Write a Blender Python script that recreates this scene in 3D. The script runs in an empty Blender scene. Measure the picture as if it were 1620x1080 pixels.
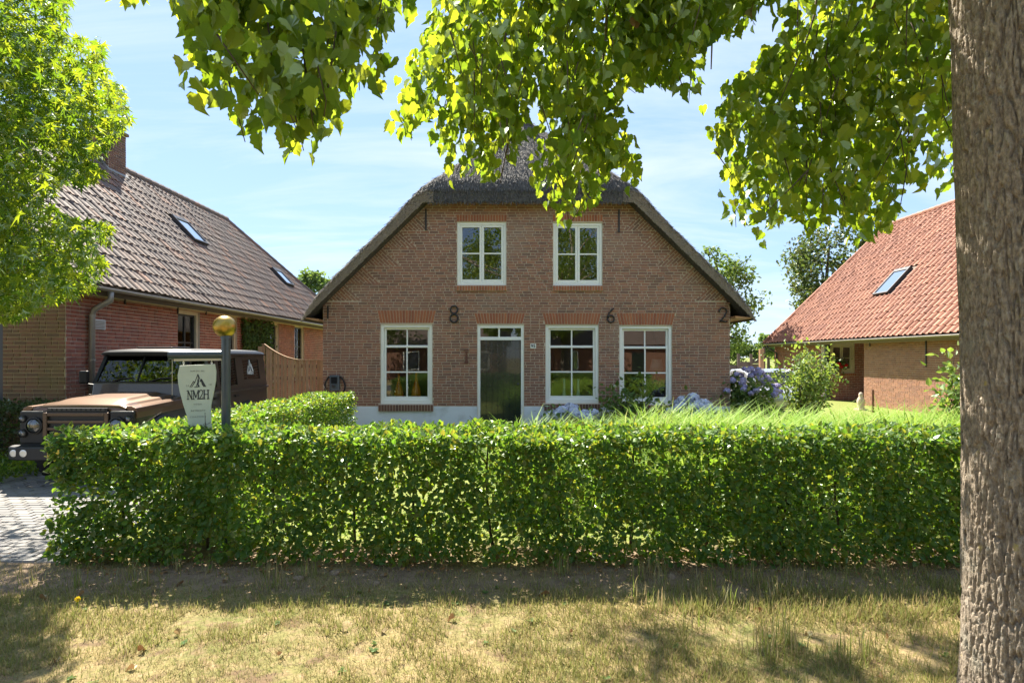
import bpy, math, random
import numpy as np
from mathutils import Vector, Matrix, noise as mnoise

random.seed(7); RNG = np.random.default_rng(11)
SC = bpy.context.scene
COL = SC.collection
FPX = 900.0                      # focal length in photograph pixels (20 mm on a 36 mm sensor, 1620 px wide)
EYE = 1.82
HX, HY = 810.0, 565.0            # principal point / horizon in the photograph

# ------------------------------------------------------------------ camera
cd = bpy.data.cameras.new('camera'); cam = bpy.data.objects.new('camera', cd); COL.objects.link(cam)
cd.sensor_width = 36.0; cd.lens = 20.0; cd.shift_y = 25.0 / 1620.0
cd.clip_start = 0.05; cd.clip_end = 3000
cam.location = (0, 0, EYE); cam.rotation_euler = (math.pi / 2, 0, 0)
SC.camera = cam

# ------------------------------------------------------------------ sky, sun, exposure
SUN = Vector((-0.30, 0.54, 0.80)).normalized()
EL = math.asin(SUN.z); AZ = math.atan2(SUN.x, SUN.y)
w = bpy.data.worlds.new('World'); SC.world = w; w.use_nodes = True
nt = w.node_tree; nt.nodes.clear()
def wn(t, **k):
    n = nt.nodes.new(t)
    for a, b in k.items(): setattr(n, a, b)
    return n
out = wn('ShaderNodeOutputWorld'); bg = wn('ShaderNodeBackground'); bg.inputs['Strength'].default_value = 0.053
sky = wn('ShaderNodeTexSky'); sky.sky_type = 'NISHITA'; sky.sun_disc = False
sky.sun_elevation = EL; sky.sun_rotation = AZ; sky.air_density = 1.0; sky.dust_density = 0.1; sky.ozone_density = 2.0
tc = wn('ShaderNodeTexCoord'); sep = wn('ShaderNodeSeparateXYZ'); nt.links.new(tc.outputs['Generated'], sep.inputs[0])
addz = wn('ShaderNodeMath', operation='ADD'); addz.inputs[1].default_value = 0.16; nt.links.new(sep.outputs['Z'], addz.inputs[0])
mx = wn('ShaderNodeMath', operation='MAXIMUM'); mx.inputs[1].default_value = 0.05; nt.links.new(addz.outputs[0], mx.inputs[0])
dx = wn('ShaderNodeMath', operation='DIVIDE'); dy = wn('ShaderNodeMath', operation='DIVIDE')
nt.links.new(sep.outputs['X'], dx.inputs[0]); nt.links.new(mx.outputs[0], dx.inputs[1])
nt.links.new(sep.outputs['Y'], dy.inputs[0]); nt.links.new(mx.outputs[0], dy.inputs[1])
cmb = wn('ShaderNodeCombineXYZ'); nt.links.new(dx.outputs[0], cmb.inputs[0]); nt.links.new(dy.outputs[0], cmb.inputs[1])
mp = wn('ShaderNodeMapping'); mp.inputs['Rotation'].default_value = (0, 0, 0.5); mp.inputs['Scale'].default_value = (0.55, 1.5, 1)
nt.links.new(cmb.outputs[0], mp.inputs[0])
cn = wn('ShaderNodeTexNoise'); cn.inputs['Scale'].default_value = 1.3; cn.inputs['Detail'].default_value = 9; cn.inputs['Roughness'].default_value = 0.62
cn.inputs['Distortion'].default_value = 0.5; nt.links.new(mp.outputs[0], cn.inputs['Vector'])
cr = wn('ShaderNodeValToRGB'); cr.color_ramp.elements[0].position = 0.44; cr.color_ramp.elements[1].position = 0.78
cr.color_ramp.elements[1].color = (0.75, 0.75, 0.75, 1); nt.links.new(cn.outputs['Fac'], cr.inputs[0])
veil = wn('ShaderNodeMixRGB'); veil.inputs[0].default_value = 0.70; veil.inputs[2].default_value = (2.15, 3.1, 4.9, 1)   # thin even high haze
nt.links.new(sky.outputs[0], veil.inputs[1])
mixc = wn('ShaderNodeMixRGB'); mixc.inputs[2].default_value = (4.6, 4.9, 5.2, 1)
nt.links.new(cr.outputs[0], mixc.inputs[0]); nt.links.new(veil.outputs[0], mixc.inputs[1])
nt.links.new(mixc.outputs[0], bg.inputs[0]); nt.links.new(bg.outputs[0], out.inputs[0])
sl = bpy.data.lights.new('sun', 'SUN'); sl.energy = 3.6; sl.angle = math.radians(0.53); sl.color = (1.0, 0.93, 0.80)
so = bpy.data.objects.new('sun', sl); COL.objects.link(so)
so.rotation_euler = (-SUN).to_track_quat('-Z', 'Y').to_euler(); so.location = (-8, 15, 22)
SC.view_settings.view_transform = 'Standard'; SC.view_settings.look = 'None'
SC.view_settings.exposure = 2.22; SC.view_settings.gamma = 1.0; SC.view_settings.use_curve_mapping = False
SC.render.film_transparent = False
SC.cycles.max_bounces = 8; SC.cycles.transparent_max_bounces = 24; SC.cycles.caustics_reflective = False; SC.cycles.caustics_refractive = False
SC.cycles.use_denoising = True

# ------------------------------------------------------------------ helpers
def at(px, py, Y):                       # photograph pixel + real distance -> point
    return Vector(((px - HX) * Y / FPX, Y, EYE - (py - HY) * Y / FPX))

def to_px(p):
    return HX + FPX * p[0] / p[1], HY - FPX * (p[2] - EYE) / p[1]

def wloc(o):
    v = Vector((0, 0, 0))
    while o is not None:
        v += o.location; o = o.parent
    return v

def tag(o, label=None, cat=None, group=None, kind=None):
    if label: o['label'] = label
    if cat: o['category'] = cat
    if group: o['group'] = group
    if kind: o['kind'] = kind
    return o

def empty(name, loc=(0, 0, 0), label=None, cat=None, group=None):
    o = bpy.data.objects.new(name, None); COL.objects.link(o); o.location = loc; o.empty_display_size = 0.1
    return tag(o, label, cat, group)

def put(name, me, parent=None, loc=(0, 0, 0)):
    o = bpy.data.objects.new(name, me); COL.objects.link(o)
    o.parent = parent; o.location = Vector(loc) - wloc(parent)
    return o

class MB:
    def __init__(s): s.v = []; s.f = []; s.r = []
    def add(s, vs, fs, rnd=0.0):
        b = len(s.v); s.v.extend([tuple(v) for v in vs])
        for f in fs: s.f.append([b + i for i in f]); s.r.append(rnd)
        return s
    def box(s, x0, x1, y0, y1, z0, z1, rnd=0.0):
        return s.add([(x0,y0,z0),(x1,y0,z0),(x1,y1,z0),(x0,y1,z0),(x0,y0,z1),(x1,y0,z1),(x1,y1,z1),(x0,y1,z1)],
                     [(3,2,1,0),(4,5,6,7),(0,1,5,4),(1,2,6,5),(2,3,7,6),(3,0,4,7)], rnd)
    def hexa(s, p, rnd=0.0):            # 8 points, bottom ring then top ring
        return s.add(p, [(3,2,1,0),(4,5,6,7),(0,1,5,4),(1,2,6,5),(2,3,7,6),(3,0,4,7)], rnd)
    def prism(s, front, back, rnd=0.0):  # two matching rings of points
        n = len(front)
        return s.add(list(front) + list(back), [tuple(range(n)), tuple(range(2*n-1, n-1, -1))] +
                     [((i+1) % n, i, n+i, n+(i+1) % n) for i in range(n)], rnd)
    def tube(s, pts, rad, n=8, cap=True, rnd=0.0):
        pts = [Vector(p) for p in pts]; m = len(pts)
        if not hasattr(rad, '__len__'): rad = [rad] * m
        vs = []; up = None
        for i, p in enumerate(pts):
            t = (pts[min(i+1, m-1)] - pts[max(i-1, 0)]).normalized()
            if up is None: up = Vector((0, 0, 1)) if abs(t.z) < 0.9 else Vector((1, 0, 0))
            a = (up - t * up.dot(t)).normalized(); b = t.cross(a); up = a
            for k in range(n):
                th = 2 * math.pi * k / n
                vs.append(p + (a * math.cos(th) + b * math.sin(th)) * rad[i])
        fs = [(i*n+k, i*n+(k+1) % n, (i+1)*n+(k+1) % n, (i+1)*n+k) for i in range(m-1) for k in range(n)]
        if cap: fs += [tuple(range(n-1, -1, -1)), tuple(range((m-1)*n, m*n))]
        return s.add(vs, fs, rnd)
    def lathe(s, prof, c, n=16, axis=(0, 0, 1), rnd=0.0):     # prof: (radius, height)
        ax = Vector(axis).normalized(); a = ax.orthogonal().normalized(); b = ax.cross(a); c = Vector(c)
        vs = [c + ax * h + (a * math.cos(2*math.pi*k/n) + b * math.sin(2*math.pi*k/n)) * r for r, h in prof for k in range(n)]
        m = len(prof)
        fs = [(i*n+k, i*n+(k+1) % n, (i+1)*n+(k+1) % n, (i+1)*n+k) for i in range(m-1) for k in range(n)]
        fs += [tuple(range(n-1, -1, -1)), tuple(range((m-1)*n, m*n))]
        return s.add(vs, fs, rnd)
    def bar(s, p0, p1, wv, dv, rnd=0.0):  # box along p0-p1 with half-extent vectors wv, dv
        p0, p1, wv, dv = Vector(p0), Vector(p1), Vector(wv), Vector(dv)
        return s.hexa([p0-wv-dv, p0+wv-dv, p0+wv+dv, p0-wv+dv, p1-wv-dv, p1+wv-dv, p1+wv+dv, p1-wv+dv], rnd)
    def mesh(s, name, mat, off=Vector((0, 0, 0)), smooth=False):
        me = bpy.data.meshes.new(name)
        me.from_pydata([(v[0]-off[0], v[1]-off[1], v[2]-off[2]) for v in s.v], [], s.f)
        a = me.attributes.new('rnd', 'FLOAT', 'FACE'); a.data.foreach_set('value', np.array(s.r, dtype=np.float32))
        if mat: me.materials.append(mat)
        if smooth: me.polygons.foreach_set('use_smooth', np.ones(len(s.f), dtype=bool))
        me.update(); return me
    def build(s, name, mat, parent=None, smooth=False, bevel=0.0, seg=2, org=None, fix=True):
        off = wloc(parent) if org is None else Vector(org)
        me = s.mesh(name, mat, off, smooth)
        if fix:
            import bmesh
            bm = bmesh.new(); bm.from_mesh(me); bmesh.ops.recalc_face_normals(bm, faces=bm.faces); bm.to_mesh(me); bm.free()
        o = bpy.data.objects.new(name, me); COL.objects.link(o); o.parent = parent
        if parent is None: o.location = off
        elif org is not None: o.location = off - wloc(parent)
        if bevel:
            m = o.modifiers.new('bevel', 'BEVEL'); m.width = bevel; m.segments = seg; m.limit_method = 'ANGLE'; m.angle_limit = math.radians(40)
        return o

# ------------------------------------------------------------------ materials
def mnew(name):
    m = bpy.data.materials.new(name); m.use_nodes = True; t = m.node_tree; t.nodes.clear()
    def N(ty, ins=None, **k):
        n = t.nodes.new(ty)
        for a, b in k.items(): setattr(n, a, b)
        for a, b in (ins or {}).items():
            if isinstance(b, bpy.types.NodeSocket): t.links.new(b, n.inputs[a])
            else: n.inputs[a].default_value = b
        return n
    return m, N
def c4(c): return (c[0], c[1], c[2], 1.0)
def ramp(N, fac, cols, interp='LINEAR'):
    r = N('ShaderNodeValToRGB', {'Fac': fac}); e = r.color_ramp.elements; r.color_ramp.interpolation = interp
    n = len(cols); 
    while len(e) < n: e.new(0.5)
    for i, c in enumerate(cols): e[i].position = i / max(1, n - 1) if interp != 'CONSTANT' else i / n; e[i].color = c4(c)
    return r.outputs['Color']
def rndfac(N):
    a = N('ShaderNodeAttribute', attribute_name='rnd'); o = N('ShaderNodeObjectInfo')
    s = N('ShaderNodeMath', {0: a.outputs['Fac'], 1: o.outputs['Random']}, operation='ADD')
    return N('ShaderNodeMath', {0: s.outputs[0]}, operation='FRACT').outputs[0]
def mixc_(N, fac, a, b, bt='MIX'):
    n = N('ShaderNodeMixRGB', None, blend_type=bt); t = n.id_data
    for i, x in ((0, fac), (1, a), (2, b)):
        if isinstance(x, bpy.types.NodeSocket): t.links.new(x, n.inputs[i])
        else: n.inputs[i].default_value = x if i == 0 else c4(x)
    return n.outputs[0]
def pos(N, scale=(1, 1, 1)):
    g = N('ShaderNodeNewGeometry')
    return N('ShaderNodeMapping', {'Vector': g.outputs['Position'], 'Scale': scale}).outputs[0]
def noisef(N, scale, detail=4, sc3=(1, 1, 1), rough=0.55):
    return N('ShaderNodeTexNoise', {'Vector': pos(N, sc3), 'Scale': scale, 'Detail': detail, 'Roughness': rough}).outputs['Fac']
def sharpen(N, f, lo, hi):
    return N('ShaderNodeMapRange', {'Value': f, 'From Min': lo, 'From Max': hi}).outputs[0]
def pbr(name, cols, rough=0.6, metal=0.0, var=None, vscale=6.0, varamt=0.5, bump=0.0, bscale=60.0, bsc3=(1,1,1), coat=0.0, spec=0.5, stain=None, sscale=1.2, slo=0.5, shi=0.7):
    m, N = mnew(name)
    if isinstance(cols[0], (tuple, list)): c = ramp(N, rndfac(N), cols)
    else:
        c = N('ShaderNodeRGB').outputs[0]; c.default_value = c4(cols)
    if var: c = mixc_(N, N('ShaderNodeMath', {0: sharpen(N, noisef(N, vscale, 5), 0.35, 0.7), 1: varamt}, operation='MULTIPLY').outputs[0], c, var)
    if stain: c = mixc_(N, sharpen(N, noisef(N, sscale, 6), slo, shi), c, stain)
    b = N('ShaderNodeBsdfPrincipled', {'Base Color': c, 'Roughness': rough, 'Metallic': metal, 'Coat Weight': coat, 'Specular IOR Level': spec})
    if bump:
        bn = N('ShaderNodeBump', {'Strength': bump, 'Distance': 0.01, 'Height': noisef(N, bscale, 5, bsc3)})
        b.id_data.links.new(bn.outputs[0], b.inputs['Normal'])
    N('ShaderNodeOutputMaterial', {'Surface': b.outputs[0]})
    return m
def leafmat(name, cols, tcols, trans=0.5, gloss=0.12, rough=0.35):
    m, N = mnew(name); f = rndfac(N)
    d = N('ShaderNodeBsdfDiffuse', {'Color': ramp(N, f, cols)})
    t = N('ShaderNodeBsdfTranslucent', {'Color': ramp(N, f, tcols)})
    mx = N('ShaderNodeMixShader', {0: trans, 1: d.outputs[0], 2: t.outputs[0]})
    g = N('ShaderNodeBsdfGlossy', {'Color': (.75, .85, .65, 1), 'Roughness': rough+.12})
    fr = N('ShaderNodeFresnel', {'IOR': 1.45}); fm = N('ShaderNodeMath', {0: fr.outputs[0], 1: gloss / 0.12 * 0.5}, operation='MULTIPLY')
    s = N('ShaderNodeMixShader', {0: fm.outputs[0], 1: mx.outputs[0], 2: g.outputs[0]})
    N('ShaderNodeOutputMaterial', {'Surface': s.outputs[0]})
    return m
def glassmat(name, refl=0.16, tint=(0.85, 0.9, 0.88), rough=0.0, wave=0.0):
    m, N = mnew(name)
    t = N('ShaderNodeBsdfTransparent', {'Color': c4(tint)})
    g = N('ShaderNodeBsdfGlossy', {'Color': (1, 1, 1, 1), 'Roughness': rough})
    if wave:
        bn = N('ShaderNodeBump', {'Strength': wave, 'Distance': 0.02, 'Height': noisef(N, 2.2, 1)})
        g.id_data.links.new(bn.outputs[0], g.inputs['Normal'])
    lw = N('ShaderNodeFresnel', {'IOR': 1.5}); ad = N('ShaderNodeMath', {0: lw.outputs[0], 1: refl}, operation='ADD', use_clamp=True)
    s = N('ShaderNodeMixShader', {0: ad.outputs[0], 1: t.outputs[0], 2: g.outputs[0]})
    N('ShaderNodeOutputMaterial', {'Surface': s.outputs[0]})
    return m

M = {}
M['brick'] = pbr('brick_brown', [(.300,.142,.088),(.360,.165,.098),(.190,.108,.076),(.330,.160,.098),(.410,.190,.110),(.230,.122,.086),(.310,.150,.096),(.36,.175,.110)], 0.85, var=(.18,.105,.075), vscale=14, varamt=.45, bump=.35, bscale=90, stain=(.30,.225,.165), sscale=.55, slo=.54, shi=.78)
M['mortar'] = pbr('mortar_sand', (.60,.49,.37), 0.95, var=(.40,.33,.26), vscale=5, bump=.3, bscale=160)
M['brick_red'] = pbr('brick_red_arch', [(.36,.115,.050),(.42,.15,.062),(.30,.095,.045),(.46,.17,.07)], 0.8, var=(.22,.09,.05), vscale=20, varamt=.35, bump=.3, bscale=90)
M['brick_old'] = pbr('brick_old_red', [(.34,.110,.070),(.44,.150,.090),(.26,.095,.068),(.48,.18,.11),(.30,.115,.085)], 0.88, var=(.16,.075,.055), vscale=9, varamt=.5, bump=.4, bscale=80, stain=(.16,.115,.06), sscale=.7, slo=.60, shi=.84)
M['brick_mossy'] = pbr('brick_mossy', [(.185,.090,.048),(.245,.120,.064),(.155,.088,.050),(.215,.115,.058)], 0.92, var=(.11,.085,.028), vscale=4, varamt=.55, bump=.4, bscale=80, stain=(.175,.135,.05), sscale=1.1, slo=.56, shi=.82)
M['mortar_lime'] = pbr('mortar_lime', (.62,.50,.40), 0.95, var=(.42,.33,.26), vscale=5, bump=.3, bscale=160)
M['mortar_moss'] = pbr('mortar_moss', (.42,.33,.185), 0.95, var=(.28,.22,.11), vscale=5, bump=.3, bscale=160)
M['brick_right'] = pbr('brick_orange_brown', [(.33,.155,.095),(.40,.195,.12),(.27,.135,.095),(.43,.22,.14)], 0.88, var=(.24,.13,.09), vscale=8, varamt=.4, bump=.3, bscale=80)
M['plinth'] = pbr('plinth_paint', (.74,.77,.79), 0.7, var=(.62,.64,.64), vscale=3, bump=.15, bscale=70, stain=(.40,.41,.37), sscale=2.5, slo=.54, shi=.85)
M['white'] = pbr('window_paint', (.86,.85,.77), 0.35, var=(.80,.79,.71), vscale=7, varamt=.4)
M['glass'] = glassmat('window_glass', 0.03, (.90,.93,.91), wave=0.02)
M['door'] = pbr('door_paint', (.018,.026,.020), 0.16, coat=0.7, bump=.03, bscale=7, bsc3=(1,1,.4), var=(.03,.035,.03), vscale=5)
M['iron'] = pbr('black_iron', (.018,.017,.017), 0.5, var=(.05,.03,.02), vscale=30, bump=.2, bscale=120)
M['rust'] = pbr('rusty_iron', (.15,.06,.035), 0.8, bump=.3, bscale=120)
M['thatch'] = None
M['straw'] = pbr('thatch_straw', [(.060,.055,.052),(.10,.092,.082),(.15,.135,.115),(.045,.042,.042),(.19,.17,.14)], 0.85)
M['verge'] = pbr('thatch_verge_straw', [(.36,.28,.19),(.46,.37,.26),(.28,.22,.155),(.40,.33,.24)], 0.9)
M['wood_raw'] = pbr('soffit_wood', (.42,.22,.09), 0.7, var=(.30,.15,.06), vscale=9, bump=.2, bscale=40)
M['room'] = pbr('room_plaster', (.34,.29,.24), 0.9, var=(.27,.22,.18), vscale=2)
M['room_floor'] = pbr('room_floor_wood', (.16,.09,.05), 0.5, var=(.10,.055,.03), vscale=4)
M['tile_dark'] = pbr('tile_brown_grey', [(.150,.104,.080),(.195,.130,.098),(.115,.088,.074),(.22,.135,.092),(.17,.122,.098),(.135,.102,.084),(.18,.120,.092),(.33,.150,.078)], 0.72, var=(.13,.10,.088), vscale=12, varamt=.5, bump=.2, bscale=60)
M['tile_red'] = pbr('tile_terracotta', [(.27,.100,.052),(.32,.125,.066),(.23,.085,.048),(.37,.155,.085),(.28,.105,.058)], 0.75, var=(.22,.09,.06), vscale=7, varamt=.45, bump=.2, bscale=60)
M['zinc'] = pbr('zinc_grey', (.33,.31,.28), 0.5, metal=0.5, var=(.22,.20,.17), vscale=6)
M['dark_metal'] = pbr('dark_grey_metal', (.05,.05,.052), 0.4, metal=0.3)
M['post'] = pbr('post_paint', (.040,.060,.075), 0.32, coat=.3, var=(.055,.075,.085), vscale=12, bump=.05, bscale=30)
M['brass'] = pbr('brass_ball', (.52,.33,.07), 0.36, metal=1.0, var=(.32,.23,.09), vscale=18, varamt=.8, bump=.06, bscale=40)
M['sign'] = pbr('sign_board', (.62,.66,.53), 0.55, var=(.52,.56,.44), vscale=9, bump=.05, bscale=60)
M['ink'] = pbr('sign_ink', (.035,.04,.045), 0.6)
M['ink_soft'] = pbr('sign_ink_grey', (.20,.215,.19), 0.6)
M['cream'] = pbr('cream_paint', (.66,.58,.42), 0.5, var=(.55,.47,.33), vscale=8)
M['plank'] = pbr('fence_plank', [(.40,.235,.115),(.46,.28,.145),(.35,.20,.10),(.43,.27,.15)], 0.7, var=(.28,.16,.08), vscale=12, varamt=.5, bump=.25, bscale=40, bsc3=(3,3,.3))
M['old_wood'] = pbr('weathered_wood', [(.13,.10,.08),(.17,.135,.105),(.10,.08,.065)], 0.85, bump=.3, bscale=40, bsc3=(3,3,.3))
M['bark_twig'] = pbr('twig_bark', (.085,.062,.042), 0.9, bump=.3, bscale=90)
M['hedge_leaf'] = leafmat('hornbeam_leaf', [(.048,.108,.030),(.062,.132,.032),(.085,.155,.034),(.052,.112,.036),(.105,.150,.034),(.125,.140,.036)],
                          [(.20,.42,.026),(.28,.50,.032),(.40,.60,.038),(.22,.44,.032),(.50,.60,.04),(.56,.52,.05)], .45, .13, .30)
M['tree_leaf'] = leafmat('lime_leaf', [(.058,.108,.020),(.082,.140,.026),(.068,.120,.024),(.110,.160,.032),(.074,.120,.032)],
                         [(.26,.42,.020),(.46,.60,.028),(.32,.48,.024),(.72,.76,.036),(.36,.48,.035)], .54, .07, .42)
M['maple_leaf'] = leafmat('sweetgum_leaf', [(.036,.082,.016),(.050,.105,.018),(.070,.125,.022),(.042,.092,.020)],
                          [(.19,.34,.014),(.30,.46,.018),(.58,.64,.026),(.22,.38,.02)], .48, .05, .4)
M['far_leaf'] = leafmat('background_leaf', [(.060,.105,.032),(.078,.130,.038),(.055,.095,.032),(.095,.135,.05)],
                        [(.20,.32,.05),(.26,.38,.06),(.22,.32,.06),(.30,.36,.08)], .42, .05, .5)
M['shrub_leaf'] = leafmat('shrub_leaf', [(.065,.130,.034),(.09,.165,.042),(.055,.115,.034),(.13,.18,.05)],
                          [(.30,.46,.05),(.40,.54,.06),(.34,.46,.07),(.50,.52,.10)], .45, .10, .4)
M['dark_leaf'] = leafmat('dark_hedge_leaf', [(.030,.055,.018),(.045,.070,.02),(.07,.065,.03),(.035,.06,.018)],
                         [(.12,.20,.03),(.16,.24,.03),(.2,.18,.05),(.12,.2,.03)], .35, .08, .4)
M['pampas'] = leafmat('ornamental_grass', [(.14,.27,.020),(.18,.32,.026),(.24,.35,.04),(.16,.28,.024),(.34,.37,.10)],
                      [(.36,.56,.06),(.42,.62,.07),(.50,.60,.10),(.38,.56,.06),(.6,.55,.25)], .45, .07, .4)
M['lawn_blade'] = leafmat('lawn_blade', [(.11,.17,.032),(.23,.21,.075),(.33,.25,.11),(.40,.30,.145),(.28,.215,.09),(.15,.20,.042),(.42,.33,.17),(.085,.145,.028)],
                          [(.30,.38,.07),(.42,.38,.14),(.52,.40,.19),(.54,.42,.22),(.46,.36,.15),(.34,.42,.08),(.56,.44,.26),(.24,.36,.06)], .34, .05, .5)
M['dry_leaf'] = leafmat('dry_leaf', [(.26,.12,.045),(.34,.20,.09),(.20,.10,.05),(.40,.27,.13)], [(.3,.14,.05),(.4,.24,.1),(.24,.12,.06),(.4,.28,.14)], .3, .05, .5)
M['bloom_blue'] = leafmat('bloom_pale_blue', [(.70,.73,.84),(.76,.79,.86),(.62,.67,.82),(.82,.83,.86)], [(.6,.65,.8),(.7,.74,.84),(.55,.6,.8),(.75,.77,.84)], .3, .03, .6)
M['bloom_violet'] = leafmat('bloom_violet', [(.46,.42,.66),(.56,.52,.72),(.64,.54,.70),(.40,.40,.66)], [(.4,.32,.62),(.5,.4,.68),(.6,.46,.66),(.34,.3,.6)], .3, .03, .6)
M['bloom_red'] = leafmat('bloom_red', [(.55,.02,.03),(.65,.05,.04)], [(.6,.03,.03),(.7,.06,.05)], .3, .05, .5)
M['yellow'] = leafmat('bloom_yellow', [(.80,.62,.03),(.85,.68,.05)], [(.8,.62,.03),(.85,.68,.05)], .3, .03, .6)

# ------------------------------------------------------------------ scattered faces (leaves, blades)
def frames(d, n):                                   # tip directions + rough normals -> orthonormal X, Y, Z arrays
    Y = d / np.linalg.norm(d, axis=1, keepdims=True)
    X = np.cross(Y, n); X /= np.maximum(np.linalg.norm(X, axis=1, keepdims=True), 1e-6)
    return X, Y, np.cross(X, Y)
def scatter_mesh(name, mat, P, X, Y, Z, size, rnd, tpl, off=(0, 0, 0)):
    tv, tf = tpl; tv = np.asarray(tv, dtype=np.float64); n, k = len(P), len(tv)
    size = np.asarray(size).reshape(n, 1, 1)
    V = (P - np.asarray(off))[:, None, :] + size * (tv[None, :, 0:1] * X[:, None, :] + tv[None, :, 1:2] * Y[:, None, :] + tv[None, :, 2:3] * Z[:, None, :])
    me = bpy.data.meshes.new(name); nf = len(tf); ll = [len(f) for f in tf]; fl = np.concatenate([np.array(f) for f in tf]); L = len(fl)
    me.vertices.add(n * k); me.vertices.foreach_set('co', V.reshape(-1).astype(np.float32))
    me.loops.add(n * L); me.loops.foreach_set('vertex_index', (fl[None, :] + (np.arange(n) * k)[:, None]).reshape(-1).astype(np.int32))
    st = np.concatenate([[0], np.cumsum(ll)[:-1]])
    me.polygons.add(n * nf); me.polygons.foreach_set('loop_start', (st[None, :] + (np.arange(n) * L)[:, None]).reshape(-1).astype(np.int32))
    a = me.attributes.new('rnd', 'FLOAT', 'FACE'); a.data.foreach_set('value', np.repeat(np.asarray(rnd, dtype=np.float32), nf))
    me.materials.append(mat); me.update(calc_edges=True); me.validate(); me.shade_flat()
    return me
_tplmesh = {}
def foliage(parent, mat, P, D, Nn, size, tpl, name='foliage', nind=0, indname='leaf', rnd=None, key=None):
    P = np.asarray(P); n = len(P); rnd = RNG.random(n) if rnd is None else rnd
    X, Y, Z = frames(np.asarray(D), np.asarray(Nn)); size = np.broadcast_to(np.asarray(size, dtype=float), (n,)).copy()
    sel = np.zeros(n, bool)
    if nind:
        yy = np.maximum(P[:, 1], .3); px = HX + FPX * P[:, 0] / yy; py = HY - FPX * (P[:, 2] - EYE) / yy
        vis = (px > 5) & (px < 1615) & (py > 5) & (py < 1075) & (P[:, 1] > .4)
        score = size / yy * vis if key is None else key(P, px, py) * vis
        sel[np.argsort(-score)[:nind]] = True
    o = put(name, scatter_mesh(name, mat, P[~sel], X[~sel], Y[~sel], Z[~sel], size[~sel], rnd[~sel], tpl, wloc(parent)), parent, wloc(parent))
    o['kind'] = 'stuff'
    if nind:
        mk = (id(tpl), mat.name)
        if mk not in _tplmesh:
            b = MB(); b.add(tpl[0], tpl[1]); _tplmesh[mk] = b.mesh(indname, mat)
        base = wloc(parent)
        for i in np.nonzero(sel)[0]:
            q = bpy.data.objects.new(indname, _tplmesh[mk]); COL.objects.link(q); q.parent = parent
            s = float(size[i]); mt = Matrix(((X[i,0]*s, Y[i,0]*s, Z[i,0]*s, P[i,0]-base.x), (X[i,1]*s, Y[i,1]*s, Z[i,1]*s, P[i,1]-base.y), (X[i,2]*s, Y[i,2]*s, Z[i,2]*s, P[i,2]-base.z), (0,0,0,1)))
            q.matrix_basis = mt
    return o
# leaf outlines: x across, y towards the tip, z normal
OVATE = ([(0,0,0),(-.30,.28,.06),(-.27,.62,.06),(0,1,-.05),(.27,.62,.06),(.30,.28,.06),(0,.5,-.02)],[(0,6,1),(1,6,2),(2,6,3),(3,6,4),(4,6,5),(5,6,0)])
SIMPLE = ([(0,0,0),(-.30,.42,.07),(0,1,-.04),(.30,.42,.07)],[(0,2,1),(0,3,2)])
LIME = ([(0,.02,0),(-.22,-.08,.05),(-.44,.10,.10),(-.40,.30,.10),(-.46,.42,.11),(-.30,.55,.07),(-.31,.68,.07),(-.14,.80,.03),(0,1.05,-.10),(.14,.80,.03),(.31,.68,.07),(.30,.55,.07),(.46,.42,.11),(.40,.30,.10),(.44,.10,.10),(.22,-.08,.05),(0,.48,-.02)],
        [(i,16,(i+1) % 16) for i in range(16)])
LIME = ([(x, y, z*1.7-.22*max(0, y-.45)**1.5) for x, y, z in LIME[0]], [(f[0], f[2], f[1]) for f in LIME[1]])
def _star():
    v = [(0,.30,0)]; a = [-108,-72,-50,-25,0,25,50,72,108,180]; tips = {0:.62,2:.80,4:1.0,6:.80,8:.62,9:.30}
    for i, d in enumerate(a):
        r = {0:.42,1:.14,2:.62,3:.20,4:.75,5:.20,6:.62,7:.14,8:.42,9:.10}[i]; t = math.radians(d)
        v.append((r*math.sin(t), .30+r*math.cos(t), -.10*r if r > .3 else .03))
    return (v, [(0,i+1,(i+1) % 10+1) for i in range(10)])
STAR = _star()
BLADE = ([(-.035,0,0),(.035,0,0),(-.028,.45,.07),(.028,.45,.07),(-.016,.8,.24),(.016,.8,.24),(0,1,.42)],[(0,1,3,2),(2,3,5,4),(4,5,6)])
PETAL = ([(-.5,-.5,0),(.5,-.5,.1),(.5,.5,0),(-.5,.5,.1)],[(0,1,2,3)])
def rdir(n, up=0.0):
    d = RNG.normal(size=(n, 3)); d /= np.linalg.norm(d, axis=1, keepdims=True); d[:, 2] += up; return d
def inpoly(px, py, poly):
    poly = np.asarray(poly, float); x0, y0 = poly[:, 0], poly[:, 1]; x1, y1 = np.roll(x0, -1), np.roll(y0, -1)
    c = np.zeros(len(px), bool)
    for a, b, c_, d in zip(x0, y0, x1, y1):
        c ^= ((b > py) != (d > py)) & (px < (c_-a)*(py-b)/(d-b+1e-12)+a)
    return c
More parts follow.
